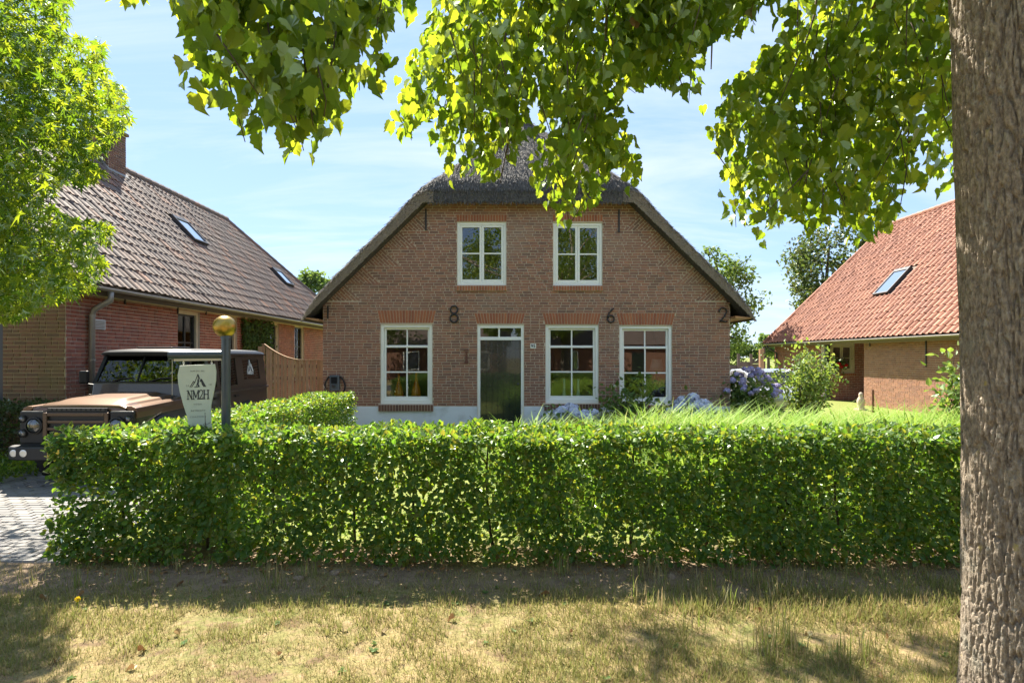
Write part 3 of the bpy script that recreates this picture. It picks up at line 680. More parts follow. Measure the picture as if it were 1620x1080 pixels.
foliage(roof, M['straw'], P+nrm*.004, D, nrm+RNG.normal(0, .3, (n, 3)), RNG.uniform(.05, .14, n), STRAW, name='straw')
# verge straw: cut ends on the face of the roof edge
n = 26000; dd = RNG.uniform(2.3, 5.5, n); sg = RNG.choice([-1, 1], n); X_ = XC+sg*dd
lo = np.array([min(P_low(d), 5.6) for d in dd]); hi = np.array([t_top(x, Y0) for x in X_]); t = RNG.random(n)
P = np.stack([X_, np.full(n, Y0)-.002+.0*t, lo+(hi-lo)*t], 1)
D = np.stack([sg*.62, -RNG.uniform(.1, .55, n), -np.full(n, .68)], 1)+RNG.normal(0, .28, (n, 3))
foliage(roof, M['verge'], P, D, np.tile((0,-1.,.3), (n,1))+RNG.normal(0,.4,(n,3)), RNG.uniform(.022, .055, n), ([(-.10,0,0),(.10,0,0),(.08,1,0),(-.08,1,0)],[(0,1,2,3)]), name='verge_straw')
n = 6000; X_ = XC+RNG.uniform(-2.45, 2.45, n); P = np.stack([X_, Y0+RNG.uniform(-.005,.05,n), 5.6+RNG.uniform(0,.34,n)], 1)
D = np.stack([RNG.normal(0,.3,n), -RNG.uniform(.1,.6,n), -np.ones(n)], 1)
foliage(roof, M['straw'], P, D, np.tile((0,-1.,.3), (n,1))+RNG.normal(0,.4,(n,3)), RNG.uniform(.04,.11,n), ([(-.07,0,0),(.07,0,0),(.05,1,0),(-.05,1,0)],[(0,1,2,3)]), name='eaves_straw')
rp = [(XC, y, t_top(XC, y)+.02) for y in np.linspace(15.75, 26.4, 12)]
q = MB(); q.tube(rp, [.16]+[.17]*11, 10); q.build('ridge', M['thatch'], roof, smooth=True)
# boarded soffits under the eave corners
for s in (-1, 1):
    q = MB(); xw = WL if s < 0 else WR; xo = XC+s*5.42
    z0 = P_low(abs(xw-XC))-.01; z1 = P_low(5.42)-.008
    ring = [(xw+s*.002, z0-.34), (xo, z1-.002), (xo, z1-.03), (xw+s*.002, z0-.40)]
    q.prism([(x, Y0+.02, z) for x, z in ring], [(x, 26.2, z) for x, z in ring]); q.build('soffit', M['wood_raw'], house)
# ================================================================== tiled roofs
def tiled_roof(parent, O, A, U, ncol, nrow, tw, th, mat, keep, nind, name='roof_tile', amp=.032, lap=.05, vis=None):
    """O: eave corner, A: unit vector along the eave, U: unit vector up the slope"""
    O, A, U = Vector(O), Vector(A).normalized(), Vector(U).normalized(); N_ = A.cross(U)
    if N_.z < 0: N_ = -N_
    prof = [(0,.1),(.10,.55),(.24,1.0),(.40,.72),(.55,.18),(.72,0),(.88,.02),(1.04,.12)]   # pantile wave
    tv = []; k = len(prof)
    for (yy, lift) in ((0, .024), (th+lap, .0)):
        tv += [(p*tw, yy, h*amp+lift) for p, h in prof]
    tv += [(p*tw, 0, h*amp+.024-.018) for p, h in prof]
    tf = [(i, i+1, k+i+1, k+i) for i in range(k-1)] + [(2*k+i, 2*k+i+1, i+1, i) for i in range(k-1)]
    tpl = (tv, tf)
    cells = []
    for c in range(ncol):
        for r in range(nrow):
            p = O + A*(c*tw) + U*(r*th)
            if keep(c*tw, r*th): cells.append(p)
    P = np.array([tuple(p + N_*random.uniform(-.006,.010) + A*random.uniform(-.010,.010) + U*random.uniform(-.012,.012)) for p in cells]); n = len(P)
    Xa = np.tile(tuple(A), (n,1)) ; Ya = np.tile(tuple(U), (n,1))+RNG.normal(0,.013,(n,3)); Za = np.tile(tuple(N_), (n,1))
    Pc = P + np.array(A)*tw/2 + np.array(U)*th/2
    px, py = HX+FPX*Pc[:,0]/np.maximum(Pc[:,1],.1), HY-FPX*(Pc[:,2]-EYE)/np.maximum(Pc[:,1],.1)
    ok = (px > 10) & (px < 1610) & (py > 5) & (Pc[:,1] > 1)
    if vis is not None: ok &= vis(px, py)
    sel = np.zeros(n, bool); sel[np.argsort(np.where(ok, Pc[:,1], 1e6))[:nind]] = True
    o = put('tiling', scatter_mesh('tiling', mat, P[~sel], Xa[~sel], Ya[~sel], Za[~sel], np.ones((~sel).sum()), RNG.random((~sel).sum()), tpl, wloc(parent)), parent, wloc(parent)); o['kind'] = 'stuff'
    tb = MB(); tb.add([A*v[0]+U*v[1]+N_*v[2] for v in tv], tf); tm = tb.mesh(name, mat)
    for i in np.nonzero(sel)[0]: put(name, tm, parent, P[i])
def skylight(parent, O, A, U, a0, a1, u0, u1):
    N_ = A.cross(U); N_ = N_ if N_.z > 0 else -N_
    g = lambda a, u, n_: O + A*a + U*u + N_*n_
    q = MB(); w_ = .06
    for (a, c, d, e_) in ((a0, a0+w_, u0, u1), (a1-w_, a1, u0, u1), (a0+w_, a1-w_, u0, u0+w_), (a0+w_, a1-w_, u1-.14, u1)):
        q.hexa([g(a,d,-.02),g(c,d,-.02),g(c,e_,-.02),g(a,e_,-.02),g(a,d,.12),g(c,d,.12),g(c,e_,.12),g(a,e_,.12)])
    s = q.build('skylight', M['dark_metal'], parent)
    q = MB(); q.hexa([g(a0+w_,u0+w_,.06),g(a1-w_,u0+w_,.06),g(a1-w_,u1-.14,.06),g(a0+w_,u1-.14,.06),g(a0+w_,u0+w_,.095),g(a1-w_,u0+w_,.095),g(a1-w_,u1-.14,.095),g(a0+w_,u1-.14,.095)]); q.build('pane', M['sky_glass'], s)
M['sky_glass'] = pbr('skylight_glass', (.72,.78,.84), .04, metal=.92)
def gutter(parent, pts, r=.065):
    pts = [Vector(p) for p in pts]; q = MB(); vs = []; n = 8
    for p in pts:
        for rr in (r, r-.008):
            for k in range(n+1):
                th = math.pi + math.pi*k/n
                vs.append(p + Vector((rr*math.cos(th), 0, rr*math.sin(th))))
    m = 2*(n+1); fs = []
    for i in range(len(pts)-1):
        for k in range(n): fs += [(i*m+k, i*m+k+1, (i+1)*m+k+1, (i+1)*m+k), (i*m+n+1+k+1, i*m+n+1+k, (i+1)*m+n+1+k, (i+1)*m+n+1+k+1)]
        fs += [(i*m, (i+1)*m, (i+1)*m+n+1, i*m+n+1), (i*m+n, i*m+2*n+1, (i+1)*m+2*n+1, (i+1)*m+n)]
    q.add(vs, fs); return q.build('gutter', M['zinc'], parent, smooth=True, fix=False)

# ================================================================== left neighbour
XL = -8.2; LY0, LY1 = 10.45, 27.6
lh = empty('farmhouse', (XL, LY0, 0), 'red brick farmhouse with brown-grey pantile roof behind the parked off-road car', 'house')
side = Plane((XL, 0, 0), (0, 1, 0), (1, 0, 0))
def LYp(px): return XL*FPX/(px-HX)
def LZ(px, py): return EYE-(py-HY)*LYp(px)/FPX
lw = [(281,316,495,548),(357,375,501,552),(423,441,512,575),(466,481,516,578)]
lholes = [(LYp(a), LYp(c), .95, LZ(c, e)) for a,c,e,f in lw]
brick_wall(lh, side, lambda v: (LY0+.004, LY1), lholes, [], M['brick_old'], M['mortar_lime'], course=.073, blen=.235, joint=.014, nind=300, name='side_wall', vbreaks=[0, 1.0, 3.3],
           key=lambda u, v: u+(0 if v > 1.7 else 40)+(20 if u < 10.9 else 0), header=.3, dproud=.01)
gable = Plane((0, LY0, 0), (1, 0, 0), (0, -1, 0))
GW = -15.5
def gedge(v):
    if v <= 3.3: return GW, XL-.004
    return -11.83-(7.3-v)*.92, -11.83+(7.3-v)*.92
brick_wall(lh, gable, gedge, [(-13.2, -9.35, 0.0, 2.55)], [], M['brick_mossy'], M['mortar_moss'], course=.073, blen=.235, joint=.014, nind=160, name='gable_wall', vbreaks=[0, 2.55, 3.3, 7.2],
           key=lambda u, v: -u+(0 if 1.3 < v < 3.3 else 50), header=.25, dproud=.01)
q = MB(); ringbox(q, gable, -13.2, -9.35, 0.001, 2.55, .12, -.2, -.02); gdoor = q.build('barn_door', M['dark_metal'], lh, bevel=.008)
for i in range(14):
    q = MB(); fbox(q, gable, -13.08+i*.2579+.003, -13.08+(i+1)*.2579-.003, .02, 2.43, -.15, -.09); q.build('plank', M['old_wood'], gdoor)
for i, (a,c,e,f) in enumerate(lw):
    h_ = lholes[i]; q = MB(); ringbox(q, side, h_[0], h_[1], h_[2], h_[3], .075, -.20, -.045); wv = q.build('window', M['cream'], lh, bevel=.006)
    u0,u1,v0,v1 = h_[0]+.075,h_[1]-.075,h_[2]+.075,h_[3]-.075; q = MB(); um = (u0+u1)/2; vm = v0+(v1-v0)*.62
    ringbox(q, side, u0, u1, v0, v1, .05, -.17, -.10); fbox(q, side, um-.022, um+.022, v0+.05, v1-.05, -.165, -.105); s_ = q.build('sash', M['dark_metal'], wv)
    q = MB(); fbox(q, side, u0+.05, um-.022, vm-.02, vm+.02, -.16, -.11); fbox(q, side, um+.022, u1-.05, vm-.02, vm+.02, -.16, -.11); q.build('glazing_bar', M['dark_metal'], s_)
    for x0, x1 in ((u0+.05, um-.022), (um+.022, u1-.05)):
        pane(s_, side, x0, x1, v0+.05, vm-.02, -.13); pane(s_, side, x0, x1, vm+.02, v1-.05, -.13)
    q = MB(); fbox(q, side, h_[0]-.03, h_[1]+.03, h_[2]-.07, h_[2]-.004, -.1, .05); q.build('sill', M['brick_sill'], lh)
rm = MB(); rm.box(XL-2.0, XL-1.9, LY0+.5, LY1-.3, 0.02, 3.2); rm.build('room_wall', M['room'], lh)
for px, y0, y1 in ((196,458,481),(280,478,497),(325,487,498)):
    Yv = LYp(px); q = MB(); q.bar((XL+.02, Yv, EYE-(y1-HY)*Yv/FPX), (XL+.02, Yv, EYE-(y0-HY)*Yv/FPX), (.012,0,0), (0,.02,0)); q.build('wall_anchor', M['iron'], lh)
Yv = LYp(152); q = MB(); zc = LZ(152,513); fbox(q, side, Yv-.20, Yv+.20, zc-.10, zc+.10, .004, .05); vent = q.build('air_vent', M['plinth'], lh, bevel=.01)
for k in range(6):
    q = MB(); fbox(q, side, Yv-.16, Yv+.16, zc-.075+k*.027, zc-.063+k*.027, .046, .06); q.build('slat', M['zinc'], vent)
# roof
EX, EZ, RX, RZ = -7.78, 3.20, -11.83, 7.51
O = Vector((EX, LY0-.25, EZ)); U = Vector((RX-EX, 0, RZ-EZ)); SL = U.length; U.normalize(); A = Vector((0, 1, 0))
LEN = LY1+.2-(LY0-.25); HIP = 4.4
b = MB(); b.prism([(EX,LY0-.25,EZ-.03),(EX,LY1+.2,EZ-.03),(RX,LY1+.2-HIP,RZ-.03),(RX,LY0-.25,RZ-.03)],[(EX-.1,LY0-.25,EZ-.2),(EX-.1,LY1+.2,EZ-.2),(RX,LY1+.2-HIP,RZ-.2),(RX,LY0-.25,RZ-.2)])
lroof = b.build('roof', M['old_wood'], lh)
b = MB(); b.prism([(2*RX-EX,LY0-.25,EZ),(2*RX-EX,LY1+.2,EZ),(RX,LY1+.2-HIP,RZ-.01),(RX,LY0-.25,RZ-.01)],[(2*RX-EX,LY0-.25,EZ-.1),(2*RX-EX,LY1+.2,EZ-.1),(RX,LY1+.2-HIP,RZ-.11),(RX,LY0-.25,RZ-.11)])
b.prism([(EX,LY1+.2,EZ),(2*RX-EX,LY1+.2,EZ),(RX,LY1+.2-HIP,RZ-.01)],[(EX,LY1+.1,EZ-.1),(2*RX-EX,LY1+.1,EZ-.1),(RX,LY1+.1-HIP,RZ-.11)]); b.build('rear_roof', M['tile_dark'], lh)
tw, th = .225, SL/17
def lkeep(a, u):
    if a+tw*.5 > LEN-HIP*(u+th*.5)/SL: return False
    for (a0,a1,u0,u1) in LSK:
        if a0-.1 < a+tw/2 < a1+.1 and u0-.02 < u+th/2 < u1+.02: return False
    return True
def roof_uv(px, py):                                  # where a sight line meets the slope
    d = Vector(((px-HX)/FPX, 1, -(py-HY)/FPX)); N_ = A.cross(U); c = Vector((0,0,EYE)); t = (O-c).dot(N_)/d.dot(N_); p = c+d*t-O
    return p.dot(A), p.dot(U)
LSK = []
for (bx, by, tx, ty) in ((310,384,286,350),(453,451,438,429)):
    a0, u0 = roof_uv(bx, by); a1, u1 = roof_uv(tx, ty); ac = (a0+a1)/2; LSK.append((ac-.40, ac+.40, u0, min(u1, u0+1.25)))
tiled_roof(lroof, O, A, U, int(LEN/tw), 17, tw, th, M['tile_dark'], lkeep, 300, vis=lambda px, py: (px > 110) & ~((px < 210) & (py < 440)))
for (a0,a1,u0,u1) in LSK: skylight(lroof, O, A, U, a0, a1, u0, u1)
for k in range(int((LEN-HIP)/.36)+1):
    q = MB(); y = LY0-.25+k*.36; q.tube([(RX, y, RZ+.0), (RX, y+.385, RZ+.012)], [.115, .125], 10); q.build('ridge_tile', M['tile_dark'], lroof, smooth=False)
hp0, hp1 = Vector((RX, LY1+.2-HIP, RZ)), Vector((EX, LY1+.2, EZ)); m = 17
for k in range(m):
    q = MB(); q.tube([hp0.lerp(hp1, k/m), hp0.lerp(hp1, (k+1.06)/m)], [.11, .12], 10); q.build('hip_tile', M['tile_dark'], lroof)
gutter(lh, [(EX+.03, LY0-.25, EZ-.06), (EX+.03, LY1+.2, EZ-.06)])
q = MB(); q.bar((XL+.01, LY0, EZ-.10), (XL+.01, LY1, EZ-.10), (.012,0,0), (0,0,.09)); q.bar((XL+.22, LY0-.2, EZ-.06), (XL+.22, LY1, EZ-.06), (.2,0,0), (0,0,.012)); q.build('eaves_board', M['cream'], lh)
yd = 11.0
q = MB(); q.tube([(EX+.02,yd,EZ-.12),(EX+.02,yd,EZ-.28),(XL+.14,yd-.03,EZ-.46),(XL+.10,yd-.03,EZ-.60),(XL+.10,yd-.03,.0)], .055, 12); dsp = q.build('downpipe', M['zinc'], lh, smooth=True)
for z in (2.6, 1.75, .6):
    q = MB(); q.tube([(XL+.10,yd-.03,z),(XL+.10,yd-.03,z+.04)], .064, 12); q.build('bracket', M['zinc'], dsp)
# chimney on the ridge
cy = RX*FPX/(166-HX); q = MB(); q.box(RX-.42, RX+.36, cy-.36, cy+.36, RZ-.7, RZ+.85); chim = q.build('chimney', M['mortar'], lh)
bm = MB()
for (pl_, a0, a1) in ((Plane((0,cy-.361,0),(1,0,0),(0,-1,0)), RX-.42, RX+.36), (Plane((RX+.361,0,0),(0,1,0),(1,0,0)), cy-.36, cy+.36)):
    for r in range(21):
        u = a0-(r % 2)*.11
        while u < a1:
            s, e_ = max(a0+.004, u+.005), min(a1-.004, u+.21); u += .22
            if e_-s > .03: _b(bm, pl_, s, e_, RZ-.65+r*.07+.005, RZ-.65+(r+1)*.07-.006, .008)
o = bm.build('brickwork', M['brick_sill'], chim, fix=False); o['kind'] = 'stuff'
q = MB(); q.box(RX-.48, RX+.42, cy-.42, cy+.42, RZ+.852, RZ+.93); q.build('chimney_cap', M['brick_sill'], chim)
q = MB(); q.prism([(RX+.40,cy-.45,RZ-.42),(RX+.40,cy+.45,RZ-.42),(RX+.05,cy+.45,RZ+.05),(RX+.05,cy-.45,RZ+.05)],[(RX+.43,cy-.45,RZ-.38),(RX+.43,cy+.45,RZ-.38),(RX+.08,cy+.45,RZ+.09),(RX+.08,cy-.45,RZ+.09)]); q.build('flashing', M['zinc'], chim)

# ================================================================== right neighbour
XR = 13.4; RY0, RYc, RYr, RY1 = 8.0, 21.65, 24.2, 29.0
rh = empty('farmhouse', (XR, RYc, 0), 'brick farmhouse with bright terracotta pantile roof beyond the ornamental grass', 'house')
rs = Plane((XR, 0, 0), (0, 1, 0), (-1, 0, 0))
brick_wall(rh, rs, lambda v: (RY0, RYc), [], [], M['brick_right'], M['mortar_lime'], course=.073, blen=.23, nind=220, name='side_wall', vbreaks=[0, 2.6],
           key=lambda u, v: abs(u-18.5)+(0 if .5 < v < 2.2 else 20))
rf = Plane((0, RYr, 0), (1, 0, 0), (0, -1, 0))
def RXp(px): return (px-HX)*RYr/FPX
def RZp(py): return EYE-(py-HY)*RYr/FPX
rwin = (RXp(1313), RXp(1352), RZp(590), RZp(543))
brick_wall(rh, rf, lambda v: (XR-.1, XR+2.6), [rwin], [], M['brick_old'], M['mortar_lime'], course=.073, blen=.23, nind=120, name='recess_wall', vbreaks=[0, 2.75], key=lambda u, v: -v)
brick_wall(rh, Plane((XR, 0, 0), (0, 1, 0), (-1, 0, 0)), lambda v: (RYr+.285, RY1), [], [], M['brick_old'], M['mortar_lime'], course=.073, blen=.23, name='rear_wall', vbreaks=[0, 2.6])
q = MB(); q.box(XR+.285, XR+2.6, RYc-.28, RYc-.002, 0, 2.7); q.build('return_wall', M['brick_old'], rh)
casement(rh, rf, *rwin[:2], *rwin[2:], mat=M['cream'], fw=.11, sw=.06)
soldier(rh, rf, 'sill', rwin[0]-.05, rwin[1]+.05, rwin[2]-.12, rwin[2]-.005, 0, M['brick_red'], M['mortar'], 14, d=.06, depth=.1)
q = MB(); q.box(XR+.02, XR+2.6, RYr+.9, RYr+1.0, 0, 2.7); q.build('room_wall', M['room'], rh)
q = MB(); q.box(XR-.12, XR+.05, RYr-.16, RYr-.02, 0, 2.55); q.build('post', M['dark_metal'], rh)
for px, y0, y1 in ((1466,534,580),(1377,535,548)):
    Yv = XR*FPX/(px-HX); q = MB(); q.bar((XR-.022, Yv, EYE-(y1-HY)*Yv/FPX), (XR-.022, Yv, EYE-(y0-HY)*Yv/FPX), (.012,0,0), (0,.022,0)); q.build('wall_anchor', M['iron'], rh)
EX2, EZ2, RX2, RZ2 = 12.95, 2.54, 18.1, 8.15
O2 = Vector((EX2, RY0, EZ2)); U2 = Vector((RX2-EX2, 0, RZ2-EZ2)); SL2 = U2.length; U2.normalize(); LEN2 = 29.2-RY0; HIP2 = 1.7
b = MB(); b.prism([(EX2,RY0,EZ2-.03),(EX2,29.2,EZ2-.03),(RX2,29.2-HIP2,RZ2-.03),(RX2,RY0,RZ2-.03)],[(EX2+.1,RY0,EZ2-.2),(EX2+.1,29.2,EZ2-.2),(RX2,29.2-HIP2,RZ2-.2),(RX2,RY0,RZ2-.2)])
rroof = b.build('roof', M['old_wood'], rh)
b = MB(); xo = 2*RX2-EX2; b.prism([(xo,RY0,EZ2),(xo,29.2,EZ2),(RX2,29.2-HIP2,RZ2-.01),(RX2,RY0,RZ2-.01)],[(xo,RY0,EZ2-.1),(xo,29.2,EZ2-.1),(RX2,29.2-HIP2,RZ2-.11),(RX2,RY0,RZ2-.11)]); b.build('rear_roof', M['tile_red'], rh)
q = MB(); q.box(XR, xo-.4, 28.72, 29.0, 0, 2.5); q.build('end_wall', M['brick_old'], rh)
def roof_uv2(px, py):
    d = Vector(((px-HX)/FPX, 1, -(py-HY)/FPX)); N_ = A.cross(U2); c = Vector((0,0,EYE)); t = (O2-c).dot(N_)/d.dot(N_); p = c+d*t-O2
    return p.dot(A), p.dot(U2)
a0, u0 = roof_uv2(1399, 466); a1, u1 = roof_uv2(1433, 421); ac = (a0+a1)/2; RSK = [(ac-.45, ac+.45, u0, u0+1.35)]
tw2, th2 = .28, SL2/24
def rkeep(a, u):
    if a+tw2*.5 > LEN2-HIP2*(u+th2*.5)/SL2: return False
    for (a0,a1,u0,u1) in RSK:
        if a0-.1 < a+tw2/2 < a1+.1 and u0-.02 < u+th2/2 < u1+.02: return False
    return True
tiled_roof(rroof, O2, A, U2, int(LEN2/tw2), 24, tw2, th2, M['tile_red'], rkeep, 300, amp=.062, vis=lambda px, py: (px < 1512))
for s in RSK: skylight(rroof, O2, A, U2, *s)
for k in range(int((LEN2-HIP2)/.36)):
    y = RY0+k*.36
    if y < 14: continue
    q = MB(); q.tube([(RX2, y, RZ2), (RX2, y+.385, RZ2+.012)], [.12, .13], 10); q.build('ridge_tile', M['tile_red'], rroof)
hp0, hp1 = Vector((RX2, 29.2-HIP2, RZ2)), Vector((EX2, 29.2, EZ2)); m = 20
for k in range(m):
    q = MB(); q.tube([hp0.lerp(hp1, k/m), hp0.lerp(hp1, (k+1.06)/m)], [.11, .12], 10); q.build('hip_tile', M['tile_red'], rroof)
gutter(rh, [(EX2-.03, RY0, EZ2-.05), (EX2-.03, 29.2, EZ2-.05)], .06)
q = MB(); q.bar((XR-.2, RY0, EZ2-.02), (XR-.2, 29.1, EZ2-.02), (.22,0,0), (0,0,.015)); q.build('eaves_board', M['old_wood'], rh)
q = MB(); q.tube([(EX2-.02,28.8,EZ2-.1),(EX2-.02,28.8,EZ2-.22),(XR-.1,28.6,EZ2-.5),(XR-.1,28.6,0)], .045, 10); q.build('downpipe', M['dark_metal'], rh, smooth=True)
# ================================================================== off-road car
M['bronze'] = pbr('bronze_paint', (.175,.102,.062), .36, metal=.6, coat=.4, var=(.15,.088,.054), vscale=3, varamt=.4)
M['brown_paint'] = pbr('brown_body_paint', (.058,.046,.038), .30, metal=.45, coat=.7)
M['black_gloss'] = pbr('black_gloss_paint', (.010,.011,.014), .42, spec=.22)
M['black_trim'] = pbr('black_trim', (.016,.016,.017), .5)
M['rubber'] = pbr('tyre_rubber', (.018,.018,.018), .85, bump=.4, bscale=60)
M['chrome'] = pbr('lamp_chrome', (.78,.78,.76), .35, metal=.75)
M['lampglass'] = glassmat('lamp_glass', .10, (.92,.94,.95))
M['carglass'] = glassmat('car_glass', .015, (.34,.38,.36))
M['darkglass'] = glassmat('privacy_glass', .10, (.12,.12,.12))
M['seat'] = pbr('car_seat', (.03,.03,.032), .7)
M['decal'] = pbr('white_decal', (.75,.76,.74), .6)
CX, CY = -6.12, 8.02
car = empty('offroad_car', (CX, CY, 0), 'boxy bronze off-road car with black roof parked on the driveway', 'car')
def cp(x, y, z): return Vector((CX+x, CY+y, z))
def cbox(q, x0, x1, y0, y1, z0, z1): q.box(CX+x0, CX+x1, CY+y0, CY+y1, z0, z1)
HW = .80
# lower body with wheel-arch cut-outs
prof = [(.02,.62),(.02,1.06)] + [(.10,1.125),(1.30,1.17),(1.30,1.22),(4.36,1.22),(4.38,.58)]
def archp(yc, r=.50, n=10): return [(yc+r*math.cos(math.pi*k/n), .42+r*math.sin(math.pi*k/n)) for k in range(n+1)]
low = [(4.38,.50)] + [p for p in archp(3.43)] + archp(.64)
ring = [(.02,.60)] + [(.02,1.05),(.08,1.115),(1.28,1.16),(1.30,1.22),(4.36,1.22),(4.38,.50)] + [(y,z) for y,z in archp(3.43)] + [(y,z) for y,z in archp(.64)]
q = MB(); q.prism([cp(-HW,y,z) for y,z in ring], [cp(HW,y,z) for y,z in ring]); body = q.build('body', M['brown_paint'], car, bevel=.035, seg=3)
# bonnet: crowned sheet between the wings
q = MB(); nxs, nys = 41, 22; vs = []
ss = lambda a, b_, x: (lambda t: t*t*(3-2*t))(max(0, min(1, (x-a)/(b_-a))))
for j in range(nys):
    t = j/(nys-1); y = .03+t*1.27
    for i in range(nxs):
        u = -1+2*i/(nxs-1); x = u*.655
        au = abs(u); z = 1.118+.05*t + .050*ss(.97, .86, au)*(.35+.65*ss(0, .10, t)) + .042*ss(.80-.22*t, .68-.22*t, au)*ss(.05, .30, t) - .014*u*u
        vs.append(cp(x, y, z))
fs = [(j*nxs+i, j*nxs+i+1, (j+1)*nxs+i+1, (j+1)*nxs+i) for j in range(nys-1) for i in range(nxs-1)]
base = len(vs); vs += [Vector((v.x, v.y, 1.06)) for v in vs[:nxs]]
fs += [(base+i, base+i+1, i+1, i) for i in range(nxs-1)]
q.add(vs, fs); bon = q.build('bonnet', M['bronze'], car, smooth=True, fix=False)
q = MB(); cbox(q, -.80, .80, -.012, .016, .56, .72); q.build('front_apron', M['black_trim'], car)
for s in (-1, 1):
    q = MB(); ringw = [(.655,1.118),(.66,1.145),(.74,1.148),(.80,1.12),(.815,1.06),(.815,.98),(.80,.98)]
    q.prism([cp(s*x, .03, z-.02) for x, z in ringw], [cp(s*x, 1.29, z+.028) for x, z in ringw]); q.build('wing', M['bronze'], car, bevel=.02, seg=3)
    q = MB(); pts = [cp(s*.815, y, z) for y, z in archp(.64, .50, 14)]; q.tube(pts, .035, 8); q.build('wheel_arch_trim', M['black_trim'], car, smooth=True)
    q = MB(); pts = [cp(s*.81, y, z) for y, z in archp(3.43, .50, 14)]; q.tube(pts, .035, 8); q.build('wheel_arch_trim', M['black_trim'], car, smooth=True)
# front: grille between two lamp panels
q = MB(); cbox(q, -.44, .44, -.01, .018, .70, 1.06); q.build('grille_backing', M['black_trim'], car)
q = MB(); ringf = ((-.46,-.40,.70,1.045),(.40,.46,.70,1.045),(-.40,.40,.995,1.045))
for x0,x1,z0,z1 in ringf: cbox(q, x0, x1, -.05, -.012, z0, z1)
M['bronze_dark'] = pbr('dark_bronze_paint', (.115,.078,.055), .4, metal=.5)
gr = q.build('grille', M['bronze_dark'], car, bevel=.008)
for z in (.895, .795, .70):
    q = MB(); cbox(q, -.40, .40, -.045, -.014, z, z+.042); q.build('slat', M['bronze_dark'], gr, bevel=.008)
q = MB(); q.lathe([(.02,0),(.055,.001),(.055,.008),(.04,.012)], cp(.26,-.046,.752), 20, (0,-1,0)); em = q.build('badge', M['chrome'], gr); 
q = MB(); cbox(q, -.42, .42, -.015, .01, 1.062, 1.105); q.build('bonnet_lip', M['black_trim'], car)
for k in range(12):
    q = MB(); cbox(q, -.40+k*.068, -.40+k*.068+.045, -.022, -.016, 1.07, 1.098); q.build('vent_slot', M['dark_metal'], car)
for s in (-1, 1):
    q = MB(); cbox(q, min(s*.462, s*.80), max(s*.462, s*.80), -.03, .018, .60, 1.065); pn = q.build('lamp_panel', M['black_trim'], car, bevel=.03, seg=3)
    def lamp(nm, x, z, r, par):
        c = cp(x, -.028, z)
        q = MB(); q.lathe([(r*1.22,0),(r*1.22,.03),(r*1.05,.034),(r*1.0,.012)], c, 28, (0,-1,0)); l = q.build(nm, M['black_trim'], par, smooth=False)
        q = MB(); q.lathe([(r*.30,-.02),(r*.7,-.005),(r*1.0,.022)], c, 24, (0,-1,0)); q.build('reflector', M['chrome'], l, smooth=True)
        q = MB(); q.lathe([(r*1.0,.022),(r*.85,.034),(r*.5,.043),(r*.05,.046)], c, 24, (0,-1,0)); q.build('lens', M['lampglass'], l, smooth=True)
    lamp('headlight', s*.580, .862, .098, car); lamp('side_lamp', s*.742, .955, .042, car); lamp('indicator', s*.742, .755, .048, car)
# bumper
q = MB(); ringb = [(-.92,-.02),(-.86,-.14),(-.70,-.20),(.70,-.20),(.86,-.14),(.92,-.02),(.92,.04),(-.92,.04)]
q.prism([cp(x, y, .40) for x, y in ringb], [cp(x, y, .585) for x, y in ringb]); bump_ = q.build('bumper', M['black_trim'], car, bevel=.02, seg=3)
for s in (-1, 1):
    for xx in (.60, .74):
        q = MB(); c = cp(s*xx, -.192 if xx < .7 else -.185, .50); q.lathe([(.05,0),(.05,.012),(.038,.014)], c, 18, (0,-1,0)); f_ = q.build('fog_lamp', M['chrome'], bump_, smooth=False)
q = MB(); cbox(q, -.26, .26, -.215, -.203, .44, .55); q.build('licence_plate', pbr('plate_yellow', (.75,.52,.05), .5), bump_)
# scuttle and windscreen
def quadbar(q, a, b_, w1, d1): q.bar(a, b_, w1, d1)
q = MB(); q.prism([cp(-.76,1.28,1.16),cp(.76,1.28,1.16),cp(.745,1.30,1.405),cp(-.745,1.30,1.405)],[cp(-.76,1.42,1.16),cp(.76,1.42,1.16),cp(.745,1.42,1.405),cp(-.745,1.42,1.405)]); q.build('scuttle', M['brown_paint'], car, bevel=.02, seg=2)
wsb, wst = (1.33, 1.405), (1.55, 1.87)
q = MB(); q.bar(cp(-.735,*wsb), cp(.735,*wsb), (0,.02,0), (0,0,.018)); q.bar(cp(-.69,*wst), cp(.69,*wst), (0,.022,0), (0,0,.028))
for s in (-1, 1): q.bar(cp(s*.725,*wsb), cp(s*.68,*wst), (.028,0,0), (0,.022,0))
q.bar(cp(-.04,*wsb), cp(-.04,*wst), (.012,0,0), (0,.014,0))
ws = q.build('windscreen_frame', M['black_gloss'], car)
q = MB(); q.prism([cp(-.70,wsb[0],wsb[1]+.018),cp(.70,wsb[0],wsb[1]+.018),cp(.66,wst[0],wst[1]-.028),cp(-.66,wst[0],wst[1]-.028)],[cp(-.70,wsb[0]+.006,wsb[1]+.018),cp(.70,wsb[0]+.006,wsb[1]+.018),cp(.66,wst[0]+.006,wst[1]-.028),cp(-.66,wst[0]+.006,wst[1]-.028)]); q.build('windscreen', M['carglass'], car)
for x0, x1 in ((-.45,-.12),(.15,.52)):
    q = MB(); q.tube([cp(x0,1.31,1.42), cp((x0+x1)/2-.02,1.34,1.47), cp(x1,1.35,1.485)], .009, 6); q.build('wiper', M['black_trim'], car)
